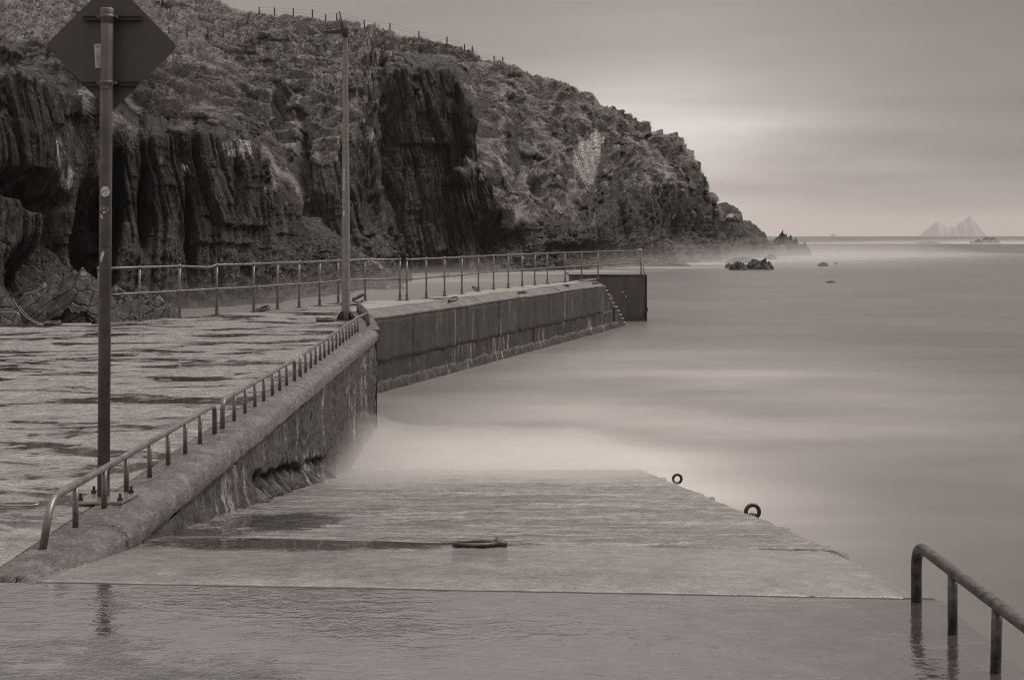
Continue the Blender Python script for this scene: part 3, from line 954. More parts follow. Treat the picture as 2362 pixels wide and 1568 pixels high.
island('island', 'hazy twin-peaked island on the far horizon', [(2112, 548), (2122, 541), (2135, 531), (2150, 519), (2160, 511), (2172, 516), (2184, 525), (2196, 522), (2206, 521), (2214, 511), (2222, 509), (2234, 497), (2242, 502), (2252, 516), (2262, 529), (2276, 545), (2284, 548)], 14500, 71)
island('island', 'small lone hazy islet on the horizon', [(1911, 547), (1916, 541), (1922, 539), (1928, 543), (1936, 547)], 12500, 72)

# ------------------------------------------------------------------ quay
corner = on_plane(878, 761)            # outer corner of the quay wall
retn = on_plane(849, 722.5)            # where the pier wall starts
pierA = np.array(retn[:2]); pierB = np.array(on_plane(1390, 650.5)[:2])
pd = pierB - pierA; PL = np.linalg.norm(pd); pd = pd / PL
pn = np.array((-pd[1], pd[0]))         # towards the landward side
rail1_px = [(322, 740.5), (414, 733), (500, 726), (585, 720), (640, 714), (690, 709.5), (737, 705), (780, 698.5), (842, 693.5), (922, 693)]
rail2_px = [(938, 693), (983, 688), (1025, 683), (1065, 678), (1103, 672.5), (1138, 668), (1172, 664.5), (1204, 661), (1233, 658), (1262, 655), (1303, 651), (1341, 648), (1379, 645)]
R1 = [on_plane(*p) for p in rail1_px]; R2 = [on_plane(*p) for p in rail2_px]
r0 = on_plane(228, 748)
R1 = [(r0[0], r0[1], DECK)] + R1
endp = at(1478, 0, 57.5); endp = (endp[0], endp[1], DECK)
def off(p, q, d):                      # shift p to the left of direction p->q
    v = Vector((q[0] - p[0], q[1] - p[1])).normalized(); return (p[0] - v.y * d, p[1] + v.x * d)
outer = []
RL = R1 + R2
for i in range(0, len(RL) - 1): outer.append(off(RL[i], RL[i + 1], .16))
WXv = lambda Y: WX - .13 * (Y - 8) / 17.6
wall_top = [(WXv(7.0), 7.0), (WXv(corner[1]), corner[1])]
back_left = on_plane(-200, 753); back_mid = on_plane(228, 745.5)
quay_poly = [(-16, 6.9), (WX, 6.9), wall_top[1], tuple(pierA)] + [tuple(pierA + pn * .4)]
e1 = outer[10]
quay_poly = [(-16, 7.11), (-6, 7.03), (-2.61, 6.972), (-2.62 - .12, corner[1] - .3), (pierA[0] - .45, pierA[1]), outer[9], outer[8], outer[7], outer[6], outer[5], outer[4], outer[3], outer[2], outer[1], outer[0], (back_mid[0] - .2, back_mid[1] + .15), (back_left[0], back_left[1] + .1), (-16, back_left[1])]
qb = MB(); qb.prism([(p[0], p[1]) for p in quay_poly], -2.0, DECK - .025)
quay = qb.out('quay', M['crack'])
tag(quay, 'wet concrete quay deck beside the slipway', kind='structure')
xs = [-16, -10.2, -6.15, -2.0]; ys = [6.0, 11.95, 16.1, 20.6, 23.7, 27.6, 40]
gap = .0025
for i in range(len(xs) - 1):
    for j in range(len(ys) - 1):
        p = [(q[0], q[1]) for q in quay_poly]
        s0, s1 = .03 * math.sin(j * 2.3), .03 * math.sin((j + 1) * 2.3)
        for a, b, c in ((-1, 0, -(xs[i] + .010)), (1, 0, xs[i + 1] - .010), (s0, -1, -(ys[j] + gap)), (-s1, 1, ys[j + 1] - gap)):
            p = clip(p, a, b, c)
            if len(p) < 3: break
        if len(p) < 3: continue
        dz = random.uniform(-.0015, .0015)
        b = MB(); b.prism(p, DECK - .15, DECK + dz)
        b.out('slab', M['quay'], quay)

# coping along the wall: rough rounded lumps of concrete with open joints
def coping(y0, y1, seed, first=False):
    n = max(16, int((y1 - y0) / .035)); prof = np.array([(-.40, -.16), (-.40, -.03), (-.34, .006), (-.28, .010), (-.2, .012), (-.1, .006), (-.05, -.006), (-.015, -.028), (.008, -.06), (.016, -.10), (.012, -.15), (-.005, -.19), (-.04, -.21), (-.2, -.215)])
    t = np.linspace(0, 1, 60); cl = np.concatenate([[0], np.cumsum(np.linalg.norm(np.diff(prof, axis=0), axis=1))]); cl /= cl[-1]
    pr = np.stack([np.interp(t, cl, prof[:, 0]), np.interp(t, cl, prof[:, 1])], -1)
    ys_ = np.linspace(y0, y1, n)
    Yg = ys_[:, None] * np.ones((1, 60)); Tg = t[None, :] * np.ones((n, 1))
    d = .003 * fbm(Yg * 3.2, Tg * 9, 5, seed, .6) + .007 * fbm(Yg * 26, Tg * 34, 3, seed + 5, .7)
    chip = sstep(.76, .86, Tg) * sstep(.0, .25, fbm(Yg * 2.6, Tg * 3, 4, seed + 3))
    X = WXv(Yg) + pr[None, :, 0] + d * sstep(.3, .5, Tg) - .06 * chip * sstep(1.0, .9, Tg)
    Z = DECK + pr[None, :, 1] + d * .8 * sstep(.22, .45, Tg) + .03 * chip
    ends = np.minimum((Yg - y0), (y1 - Yg))
    rnd_ = sstep(.04, .0, ends) * sstep(.35, .6, Tg)
    X -= .05 * rnd_; Z -= .02 * rnd_
    if first:
        k_ = sstep(7.7, 6.99, Yg)
        X -= k_ ** 1.5 * .09 * sstep(.35, .55, Tg)
    V = np.stack([X, Yg, Z], -1)
    a_, c_ = V[:1].copy(), V[-1:].copy(); a_[..., 2] = DECK - .23; c_[..., 2] = DECK - .23
    V = np.concatenate([a_, V, c_], 0)
    return V.reshape(-1, 3), grid_faces(n + 2, 60, True)
qw = thing('quay_wall', (WX, 16, 0), 'rough stained concrete quay wall along the slipway, its lip broken', 'wall')
cj = [6.99, 8.28, 11.9, 15.9, 19.4, corner[1] - .02]
for i in range(5):
    v, f = coping(cj[i] + .004, cj[i + 1] - .004, 40 + i * 7, i == 0)
    mesh('coping_stone', v, f, M['lip'], qw, smooth=True)
# wall face with the scoured hollow near the water line
def wall_face():
    ny, nz = 620, 110
    y = np.linspace(7.1, corner[1] - .03, ny); z = np.linspace(-1.2, DECK - .2, nz)
    Yg, Zg = np.meshgrid(y, z, indexing='ij')
    n1 = fbm(Yg * 1.1, Zg * 1.4, 4, 81); n2 = fbm(Yg * 9, Zg * 9, 4, 82, .6); n3 = fbm(Yg * 26, Zg * 26, 2, 83)
    d = .03 * n1 + .016 * n2 + .008 * n3
    top = slip_zv(y)[:, None] + .27 + .05 * fbm(Yg * 1.6, Zg * 0, 3, 84)
    inside = sstep(12.75, 12.9, Yg + .18 * (top - Zg)) * sstep(18.6, 18.0, Yg) * sstep(.0, .035, top - Zg)
    cols_ = .26 * np.abs(fbm(Yg * 3.6, Zg * .35, 5, 85, .6)) + .04 * fbm(Yg * 14, Zg * 1.5, 4, 86)
    slope = .24 * np.clip(1 - (Zg - slip_zv(y)[:, None]) / .3, 0, 1)
    d = d * (1 - inside) + inside * (-.34 + cols_ + slope)
    d += .05 * sstep(.2, -.1, Zg - slip_zv(y)[:, None]) * (1 - inside)
    X = WXv(Yg) - .055 + d
    return np.stack([X, Yg, Zg], -1).reshape(-1, 3), grid_faces(ny, nz)
v, f = wall_face()
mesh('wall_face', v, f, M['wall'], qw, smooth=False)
b = MB(); b.prism([(-3.2, 7.05), (WX - .14, 7.05), (WXv(corner[1]) - .14, corner[1] - .03), (-3.4, corner[1] - .03)], DECK - .5, DECK - .07)
b.prism([(-3.2, 7.06), (WX - .6, 7.06), (WXv(corner[1]) - .6, corner[1] - .04), (-3.4, corner[1] - .04)], -2, DECK - .51)
b.out('wall_core', M['wall'], qw)
cx_, cy_ = WXv(corner[1]) + .03, corner[1]
b = MB(); b.prism([(cx_ - .6, cy_), (cx_ - .05, cy_), (pierA[0] + .02, pierA[1] + .05), (pierA[0] - .6, pierA[1] + .05)], -2, DECK - .22)
b.out('return_wall', M['wall'], qw)
b = MB(); b.prism([(cx_ - .62, cy_ + .005), (cx_, cy_ + .005), (pierA[0] + .06, pierA[1]), (pierA[0] - .5, pierA[1])], DECK - .215, DECK + .006)
b.out('coping_stone', M['lip'], qw)

# ------------------------------------------------------------------ slipway
def slip_sheet(y_lo, y_hi, amp, rib, seed, ny, nx, chamfer=.0, z_bot=-1.5, edge_rough=.0):
    """slab between two (left, right) front and back lines, as a closed solid"""
    u = np.linspace(0, 1, nx); t = np.linspace(0, 1, ny)
    x = -2.32 + (XR + 2.32) * u
    ya = y_lo[0] + (y_lo[1] - y_lo[0]) * u; yb = y_hi[0] + (y_hi[1] - y_hi[0]) * u
    Yg = ya[:, None] * (1 - t) + yb[:, None] * t
    Xg = x[:, None] * np.ones((1, ny))
    Z = slip_zv(Yg)
    n = fbm(Xg * 2.2, Yg * 2.2, 5, seed, .6)
    Z = Z + amp * n
    if rib:
        ph_ = Yg * 2 * math.pi / .21 + 1.3 * fbm(Xg * .6, Yg * .8, 3, seed + 4)
        Z = Z + rib * np.sin(ph_) * sstep(-.35, .5, fbm(Xg * .5, Yg * .7, 3, seed + 5) + .25 * Xg)
    if chamfer:
        Z = Z - np.clip((Xg - (XR - chamfer)) / chamfer, 0, 1) * chamfer * .55
    if edge_rough:
        Z = Z - edge_rough * sstep(XR - .14, XR, Xg) * (1 + .8 * fbm(Yg * 3, Xg * 3, 3, seed + 8))
        Xg = Xg + sstep(.97, 1, u)[:, None] * (.05 * fbm(Yg * 2.5, Yg * 0, 4, seed + 7))
    V = np.stack([Xg, Yg, Z], -1)
    # skirts
    skL = V[:, :1].copy(); skL[..., 2] = z_bot
    skR = V[:, -1:].copy(); skR[..., 2] = z_bot
    V = np.concatenate([skL, V, skR], 1)
    eA = V[:1].copy(); eA[..., 2] = z_bot; eB = V[-1:].copy(); eB[..., 2] = z_bot
    V = np.concatenate([eA, V, eB], 0)
    return V.reshape(-1, 3), grid_faces(V.shape[0], V.shape[1])
JL, JR = 6.93, 6.60                    # joint between apron and slip, at the left and right edge
SL, SR = 9.25, 8.17                    # joint between smooth strip and ribbed ramp
slip_base = MB(); slip_base.prism([(-2.3, 7.05), (XR - .08, 6.7), (XR - .08, 8.3), (-2.3, 9.4)], -2, 1.35)
slip = slip_base.out('slipway', M['crack'])
tag(slip, 'concrete slipway sloping down into the sea', kind='structure')
v, f = slip_sheet((JL + .018, JR + .018), (SL - .01, SR - .01), .003, 0, 21, 60, 90, chamfer=.16)
v[:, 2] -= .002
mesh('slab', v, f, M['strip'], slip, smooth=False)
v, f = slip_sheet((SL + .01, SR + .01), (25, 25), .009, .008, 22, 560, 170, edge_rough=.06)
v[:, 2] -= .007
mesh('slab', v, f, M['ramp'], slip, smooth=True)
# apron in front: level concrete under a film of water
ap = [(-16, -10), (XR, -10), (XR, 5.62), (XR, JR), (-2.32, JL - .008), (-6, 7.02), (-16, 7.08)]
b = MB(); b.prism([(-16, -10), (XR - .1, -10), (XR - .1, 6.5), (-16, 6.9)], -2, DECK - .06)
apron = b.out('apron', M['crack'])
tag(apron, 'flat wet concrete apron at the head of the slipway', kind='structure')
def inset_slab(poly, mat, bev=.012):
    bm = bmesh.new()
    vs = [bm.verts.new((p[0], p[1], DECK)) for p in poly]
    f_ = bm.faces.new(vs)
    r_ = bmesh.ops.extrude_face_region(bm, geom=[f_])
    for e in r_['geom']:
        if isinstance(e, bmesh.types.BMVert): e.co.z -= 2.2
    bmesh.ops.recalc_face_normals(bm, faces=bm.faces)
    top = [e for e in bm.edges if all(abs(v_.co.z - DECK) < 1e-5 for v_ in e.verts)]
    bmesh.ops.bevel(bm, geom=top, offset=bev, segments=2, affect='EDGES')
    bm.verts.index_update()
    v_ = [tuple(q.co) for q in bm.verts]; ff = [tuple(q.index for q in q_.verts) for q_ in bm.faces]; bm.free()
    return mesh('slab', v_, ff, mat, apron)
inset_slab([(-16, 7.06), (-16, -10), (XR, -10), (XR, JR - .016), (-2.32, JL - .018), (-6, 7.0)][::-1], M['apron'], .004)
jf = MB()  # dark strip added in the open joint, its colour standing for groove shade
for k_ in range(60):
    xa, xb = -2.32 + (XR - .02 + 2.32) * k_ / 60, -2.32 + (XR - .02 + 2.32) * (k_ + 1) / 60
    ya = JL + (JR - JL) * k_ / 60; yb = JL + (JR - JL) * (k_ + 1) / 60
    jf.add([(xa, ya - .04, DECK - .005), (xb, yb - .04, DECK - .005), (xb, yb + .04, DECK - .005), (xa, ya + .04, DECK - .005)], [(0, 1, 2, 3)])
jf.out('joint_dark_strip', M['crack'], slip)

# ------------------------------------------------------------------ pier
pier = thing('pier', (pierA[0], pierA[1], 0), 'long concrete pier arm reaching out from the quay, ending in steps', 'pier')
def pw(t, n, z):                       # along the pier, to landward, height
    q = pierA + pd * t + pn * n
    return (q[0], q[1], z)
def panel(name, t0, t1, z0, z1, n0, seed, mat, amp=.012, ragged_top=0.0, ragged_bot=0.0, nt_=None, thick=.5, slope_=0.0):
    nx = nt_ or max(8, int((t1 - t0) / .12)); nz = max(6, int((z1 - z0) / .08))
    tt = np.linspace(t0, t1, nx); ww = np.linspace(0, 1, nz)
    Tg, Wg = np.meshgrid(tt, ww, indexing='ij')
    lo = z0 + ragged_bot * fbm(Tg * 1.6, Tg * 0, 6, seed + 2, .65); hi = z1 + ragged_top * fbm(Tg * 1.1, Tg * 0, 6, seed + 3, .62)
    Z = lo * (1 - Wg) + hi * Wg
    d = amp * (fbm(Tg * 1.2, Z * 1.5, 4, seed) * .7 + .8 * fbm(Tg * 4.5, Z * 4.5, 4, seed + 1))
    Nn = n0 - d - slope_ * (1 - Wg)
    e = np.minimum(Tg - t0, t1 - Tg)
    X = pierA[0] + pd[0] * Tg + pn[0] * Nn; Y = pierA[1] + pd[1] * Tg + pn[1] * Nn
    V = np.stack([X, Y, Z], -1)
    off_ = np.array((pn[0] * thick, pn[1] * thick, 0))
    top = V[:, -1:] + off_; bot = V[:, :1] + off_
    V = np.concatenate([bot, V, top], 1)
    a = V[:1] + off_; c = V[-1:] + off_
    a = np.maximum(a, -99); V = np.concatenate([a, V, c], 0)
    return mesh(name, V.reshape(-1, 3), grid_faces(V.shape[0], V.shape[1]), M[mat], pier)
def pier_t(px):                        # distance along the pier wall at survey column px
    r_ = (px - CX) / F
    return (r_ * pierA[1] - pierA[0]) / (pd[0] - r_ * pd[1])
joints = [-.6] + [pier_t(p) for p in (949, 1073, 1147, 1215, 1265, 1318)] + [PL]
for i in range(len(joints) - 1):
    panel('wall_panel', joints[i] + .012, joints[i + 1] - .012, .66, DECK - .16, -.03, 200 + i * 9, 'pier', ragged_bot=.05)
low = [-.6] + [pier_t(p) for p in (950, 1120, 1230, 1315)] + [PL + 1.45]
for i in range(len(low) - 1):
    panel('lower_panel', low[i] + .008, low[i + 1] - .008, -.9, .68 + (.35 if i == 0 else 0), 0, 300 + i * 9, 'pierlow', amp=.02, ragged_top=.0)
panel('footing', -.8, PL + 3.2, -1.2, .24, -.01, 410, 'pierlow', amp=.035, ragged_top=.05, nt_=520, slope_=.4)
core = MB()
rdir = [np.array(q[:2]) for q in (outer[10], outer[13], outer[16], outer[19], outer[-1])]
core.prism([pw(-.6, .3, 0)[:2], pw(PL - .4, .3, 0)[:2], pw(PL - .4, 1.35, 0)[:2], pw(PL + 4.8, 1.35, 0)[:2]] + [tuple(q) for q in rdir[::-1]], -2, DECK - .06)
core.out('pier_core', M['pier'], pier)
# coping blocks: bevelled edge stones
cop = [0.02] + [pier_t(p) for p in (876, 990, 1110, 1210, 1290, 1345)] + [PL]
for i in range(len(cop) - 1):
    a_, c_ = cop[i] + .008, cop[i + 1] - .008
    pr = [(.60, -.14), (.60, .012), (.22, .012), (-.05, -.12), (-.05, -.158), (.2, -.158)]
    dz = random.uniform(-.008, .008)
    vs = [pw(a_, n_, DECK + z_ + dz) for n_, z_ in pr] + [pw(c_, n_, DECK + z_ + dz) for n_, z_ in pr]
    fs = [tuple(range(5, -1, -1)), tuple(range(6, 12))] + [(k_, (k_ + 1) % 6, 6 + (k_ + 1) % 6, 6 + k_) for k_ in range(6)]
    mesh('coping_block', vs, fs, M['coping'], pier)
# deck slabs
inner_line = [pw(.0, .615, 0)[:2], pw(PL - .02, .615, 0)[:2], pw(PL - .02, 1.36, 0)[:2], pw(PL + 4.6, 1.36, 0)[:2]]
deck_poly = inner_line + [tuple(q) for q in (outer[-1], outer[20], outer[18], outer[16], outer[14], outer[12], outer[11], outer[10], outer[9])]
cuts = [-2.0, 3.6, 8.2, 13.2, 18.0, PL + 6]
for i in range(len(cuts) - 1):
    p = deck_poly
    c0 = float(pd @ pierA)
    p = clip(p, -pd[0], -pd[1], -(c0 + cuts[i] + .006)); p = clip(p, pd[0], pd[1], c0 + cuts[i + 1] - .006)
    if len(p) >= 3:
        b = MB(); b.prism(p, DECK - .2, DECK + random.uniform(-.004, .004)); b.out('deck_slab', M['pierdeck'], pier)
# end block beyond the steps
ex0, ex1, ey = at(1389, 0, 57.0)[0], at(1487.5, 0, 57.0)[0], 57.0
eb = MB(); eb.box(((ex0 - 1.2 + ex1) / 2, ey + 1.9, (-2 + DECK + .03) / 2), (ex1 - ex0 + 1.2, 3.8, DECK + .03 + 2), bev=.03)
eb.out('end_block', M['pier_end'], pier)
b = MB(); b.box(((ex0 - 1.3 + ex1) / 2, ey + 1.9, DECK + .068), (ex1 - ex0 + 1.36, 3.86, .07), bev=.012); b.out('end_cap', M['coping'], pier)
# steps going down outside the end of the wall
for i in range(11):
    t0 = PL + .02 + i * .345; top = DECK - .02 - (i + 1) * .163
    b = MB()
    q = [pw(t0, .02 - (.04 if i > 4 else 0), 0)[:2], pw(t0 + .38, .02 - (.04 if i > 4 else 0), 0)[:2], pw(t0 + .38, 1.34, 0)[:2], pw(t0, 1.34, 0)[:2]]
    b.prism(q, -1.5, top); b.out('step', M['pier'], pier)
    b = MB(); q = [pw(t0 - .01, -.02 - (.04 if i > 4 else 0), 0)[:2], pw(t0 + .36, -.02 - (.04 if i > 4 else 0), 0)[:2], pw(t0 + .36, 1.33, 0)[:2], pw(t0 - .01, 1.33, 0)[:2]]
    b.prism(q, top + .001, top + .035); b.out('tread', M['pierdeck'], pier)
# vertical fender post on the outer corner, bolt holes and pale plugs on the end face
b = MB(); b.box((ex1 + .04, ey + .06, .45), (.07, .14, 2.75), bev=.01); b.box((ex1 + .05, ey + .05, .45), (.11, .2, .16), bev=.01); b.box((ex1 + .05, ey + .05, -.15), (.11, .2, .2), bev=.01); b.out('fender_rail', M['dark'], pier)
for (px_, py_) in ((1409, 684), (1443, 684), (1436, 674)):
    q = at(px_, py_, ey); b = MB(); b.ball((q[0], ey - .01, q[2]), .035, 10); b.out('wall_plug', M['white'], pier)
q = at(1444, 747, ey); b = MB(); b.ring((q[0], ey - .03, q[2]), .07, .022, (1, 0, 0), (0, 0, 1), 16, 8); b.out('mooring_eye', M['dark'], pier)

# ------------------------------------------------------------------ tubular safety railings along the outer edge
def railing(pts, label, first_bend=False, raise_to=None):
    base = pts[0]
    t = thing('railing', base, label, 'railing', 'safety railings along the pier')
    proto = foot = fit = None
    hgt = 1.05
    for i, p in enumerate(pts):
        if proto is None:
            m_ = MB(); m_.tube([(0, 0, .0), (0, 0, hgt)], .024, 10); proto = m_.out('post', M['galv'], t, True, loc=p)
            m_ = MB(); m_.box((0, 0, .008), (.17, .13, .016)); m_.tube([(0, 0, .016), (0, 0, .15)], .036, 10); foot = m_.out('base_socket', M['galv'], t, False, loc=p)
            m_ = MB(); m_.ball((0, 0, 0), .043, 10); fit = m_.out('rail_fitting', M['galv'], t, True, loc=(p[0], p[1], p[2] + hgt))
        else:
            same(proto, 'post', p, t); same(foot, 'base_socket', p, t, (0, 0, random.uniform(-.3, .3)))
            same(fit, 'rail_fitting', (p[0], p[1], p[2] + hgt), t)
        same(fit, 'rail_fitting', (p[0], p[1], p[2] + hgt * .52), t)
    up = [(p[0], p[1], p[2] + hgt) for p in pts]
    if first_bend:
        a_, c_ = Vector(up[2]), Vector(up[3]); m_ = a_.lerp(c_, .78)
        up = up[:3] + [(m_.x, m_.y, m_.z - .045)] + up[3:]
    m_ = MB(); m_.tube(up, .025, 10); m_.out('handrail', M['galv'], t, True)
    m_ = MB(); m_.tube([(p[0], p[1], p[2] + hgt * .52) for p in pts], .022, 10); m_.out('midrail', M['galv'], t, True)
    return t
railing(R1, 'galvanised two-rail railing on the quay side, with a kinked top rail', True)
rl2 = R2 + [(endp[0], endp[1], DECK)]
t2_ = railing(rl2, 'galvanised two-rail railing on the outer pier, ending above the steps')
m_ = MB(); m_.tube([(endp[0] + .02, endp[1], DECK + .75), (ex1 - .02, ey + .12, DECK + .1)], .018, 8); m_.out('brace', M['galv'], t2_, True)
rp = MB()
for k_ in range(5):
    rp.ring((endp[0] - .12 + .035 * k_, endp[1], DECK + 1.05), .05 + .008 * (k_ % 2), .016, (0, 1, .1 * k_), (.3 * (k_ % 3 - 1), 0, 1), 14, 6)
rp.tube([(endp[0] - .12, endp[1] - .06, DECK + 1.03), (endp[0] - .17, endp[1] - .07, DECK + .93), (endp[0] - .15, endp[1] - .05, DECK + .8)], .02, 6)
tag(rp.out('rope', M['rope'], None, True), 'pale rope knotted round the end post of the pier railing', 'rope')

# ------------------------------------------------------------------ low tube rails along the quay edge
def toe_rail(xy, label, hgt=.25, bends=(True, True), mat='toe', rad=.021, group='low tube rails along the edges', flare=None):
    base = (xy[0][0], xy[0][1], DECK)
    t = thing('edge_rail', base, label, 'rail', group)
    P_ = [Vector((p[0], p[1], DECK)) for p in xy]
    a_, c_ = P_[0], P_[-1]
    up = Vector((0, 0, hgt))
    path = [a_, a_ + up] if bends[0] else [a_ + up]
    if flare:
        path = [a_, a_ + up + (P_[1] - P_[0]).normalized() * flare]
    path += [p + up for p in P_[1:-1]]
    path += [c_ + up, c_] if bends[1] else [c_ + up]
    m_ = MB(); m_.tube(fillet(path, .13, 6), rad, 12); m_.out('handrail', M[mat], t, True)
    proto = None
    for p in P_[1 if bends[0] else 0: len(P_) - 1 if bends[1] else len(P_)]:
        lean = random.uniform(-.008, .008)
        if proto is None:
            m_ = MB(); m_.tube([(0, 0, -.02), (0, 0, hgt - .004)], rad * .82, 10); proto = m_.out('post', M[mat], t, True, loc=tuple(p))
        else:
            same(proto, 'post', tuple(p), t, (lean * 4, lean * 3, 0))
    return t
def bx(px): return (-2.51, 2.51 * F / (CX - px))
ra = [bx(p) for p in (98, 174, 240, 292, 345, 388, 427, 461, 495)]
toe_rail(ra, 'nearest low tube rail on the quay edge, in front of the sign pole', .255, flare=.14)
rb_ = [bx(p) for p in (513, 540, 565, 588, 608, 628, 645, 661, 679)]
toe_rail(rb_, 'second low tube rail along the quay edge, middle of the three', .25)
rc = [(-2.51 - .012 * k_, 16.85 + .53 * k_) for k_ in range(16)]
cn = on_plane(847, 753); rc.append((cn[0], cn[1]))
toe_rail(rc, 'third low tube rail, longest, running to the quay corner', .25)
f_end = on_plane(821, 723.5)
rd = [(cn[0] + (f_end[0] - cn[0]) * k_ / 9, cn[1] + .25 + (f_end[1] - cn[1]) * k_ / 9) for k_ in range(10)]
toe_rail(rd, 'low tube rail turning back from the quay corner to the pier', .25)
rz = [on_plane(px_, 752) for px_ in (-160, -110, -60, -10, 45)]
toe_rail([(p[0], p[1]) for p in rz], 'low tube rail at the far left back edge of the quay', .25)
rs = [(1.865, 6.56), (1.868, 6.03), (1.870, 5.50), (1.872, 4.95), (1.875, 4.4)]
toe_rail(rs, 'black paint-flaked low rail on the seaward slipway edge', .265, (True, True), 'rail_dark', .025)

# ------------------------------------------------------------------ road sign seen from behind
sg = thing('road_sign', (-2.60, 9.05, DECK), 'diamond road sign seen from behind on a grey stickered pole', 'sign')
sb = Vector((-2.60, 9.05, DECK)); top_z = CAMZ - (22 - HY) / F * 9.05
lean = Vector((.022, 0, 1)) ; hh = top_z - DECK
def pole_at(z): return Vector((sb.x + .0075 * (z - DECK), sb.y, z))
m_ = MB(); m_.tube([pole_at(DECK + .02), pole_at(top_z - .01), pole_at(top_z)], [.0385, .0385, .034], 24); pole_o = m_.out('pole', M['pole'], sg, True)
m_ = MB(); c_ = pole_at(top_z - .045); m_.tube([c_ + Vector((0, 0, -.045)), c_ + Vector((0, 0, .047)), c_ + Vector((0, 0, .052))], [.0412, .0412, .036], 24); m_.out('pole_cap', M['pole'], sg, True)
m_ = MB(); m_.box((sb.x + .03, sb.y - .03, DECK + .022), (.31, .34, .016), Matrix.Rotation(R(-4), 3, 'Z'), .004); bp = m_.out('base_plate', M['bright'], sg)
for dx, dy in ((-.1, -.15), (.15, -.16), (.15, .1), (-.09, .1)):
    m_ = MB(); m_.tube([(sb.x + dx, sb.y + dy, DECK + .03), (sb.x + dx, sb.y + dy, DECK + .075)], .009, 8); m_.tube([(sb.x + dx, sb.y + dy, DECK + .03), (sb.x + dx, sb.y + dy, DECK + .048)], .017, 6); m_.out('anchor_bolt', M['dark'], sg)
# plate: rounded diamond behind the pole
def on_sign(px, py, Y=9.14): return at(px, py, Y)
cs = on_sign(257, 107); hd = .855 / 2
m_ = MB(); pts = []
for k_ in range(4):
    a0 = math.pi / 2 * k_
    cc = Vector((math.cos(a0), math.sin(a0))) * (hd - .035 * math.sqrt(2))
    for j_ in range(7):
        a1 = a0 - math.pi / 4 + math.pi / 2 * j_ / 6
        pts.append((cc.x + .035 * math.cos(a1), cc.y + .035 * math.sin(a1)))
n_ = len(pts); tl = R(-.6)
pts = [(p[0] * math.cos(tl) - p[1] * math.sin(tl), p[0] * math.sin(tl) + p[1] * math.cos(tl)) for p in pts]
vs = [(cs[0] + p[0], 9.14, cs[2] + p[1]) for p in pts] + [(cs[0] + p[0], 9.143, cs[2] + p[1]) for p in pts]
m_.add(vs, [tuple(range(n_)), tuple(range(2 * n_ - 1, n_ - 1, -1))] + [(i, n_ + i, n_ + (i + 1) % n_, (i + 1) % n_) for i in range(n_)])
plate = m_.out('sign_plate', M['plate'], sg)
for py_, x0_, x1_ in ((42, 192, 326), (193, 187, 320)):
    a_ = on_sign(x0_, py_, 9.115); c_ = on_sign(x1_, py_ + 2, 9.115)
    mid = [(a_[i] + c_[i]) / 2 for i in range(3)]; ln = c_[0] - a_[0]
    m_ = MB()
    m_.box((mid[0], 9.126, mid[2]), (ln, .024, .030)); m_.box((mid[0], 9.108, mid[2] + .012), (ln, .010, .006)); m_.box((mid[0], 9.108, mid[2] - .012), (ln, .010, .006))
    m_.out('bracket', M['bracket'], sg)
    pc = pole_at(mid[2])
    m_ = MB(); m_.tube([(pc.x, pc.y, mid[2] - .013), (pc.x, pc.y, mid[2] + .013)], .0425, 24)
    cl = m_.out('clamp', M['pole'], sg, True)
    for sx_ in (-1, 1):
        m_ = MB(); m_.tube([(pc.x + sx_ * .055, pc.y + .01, mid[2]), (pc.x + sx_ * .055, 9.11, mid[2])], .007, 8); m_.ball((pc.x + sx_ * .055, pc.y + .008, mid[2]), .011, 8); m_.out('clamp_bolt', M['galv'], cl)
pc = pole_at(on_sign(0, 196)[2])
m_ = MB(); m_.tube([(pc.x + .043 * math.cos(a_), pc.y - .043 * math.sin(a_), pc.z - .04 * math.sin(a_) + .002) for a_ in np.linspace(0, math.pi, 14)], .0035, 6); m_.out('cable_tie', M['galv'], sg)
# label on the back of the plate
la, lb = on_sign(218.5, 102, 9.138), on_sign(241, 157, 9.138)
m_ = MB(); m_.box(((la[0] + lb[0]) / 2, 9.1385, (la[2] + lb[2]) / 2), (lb[0] - la[0], .0015, la[2] - lb[2]), Matrix.Rotation(R(-3), 3, 'Y')); lab = m_.out('label', M['white'], sg)
def letters(txt, loc, size, mat, parent, name):
    cu = bpy.data.curves.new(name, 'FONT'); cu.body = txt; cu.size = size; cu.extrude = .0006
    o = link(bpy.data.objects.new(name, cu)); cu.materials.append(mat)
    o.location = loc; o.rotation_euler = (R(90), 0, 0)
    bpy.context.view_layer.update()
    me = bpy.data.meshes.new_from_object(o.evaluated_get(bpy.context.evaluated_depsgraph_get()))
    bpy.data.objects.remove(o)
    q = bpy.data.objects.new(name, me); link(q); q.location = loc; q.rotation_euler = (R(90), 0, 0)
    return adopt(q, parent)
q = on_sign(219.5, 111, 9.136); letters('CE', q, .022, M['ink'], lab, 'lettering')
m_ = MB()
for k_, (y0_, wd_) in enumerate(((114.5, .006), (119, .02), (125, .012), (129, .022), (131.5, .022), (134, .02), (136.5, .022), (139, .021), (141.5, .022), (144, .019), (146.5, .022), (149, .02), (152, .018))):
    q = on_sign(221 + .03 * k_, y0_, 9.1365); m_.box((q[0] + wd_ / 2 + .004, 9.1368, q[2]), (wd_, .0008, .0022))
m_.out('small_print', M['plate'], lab)
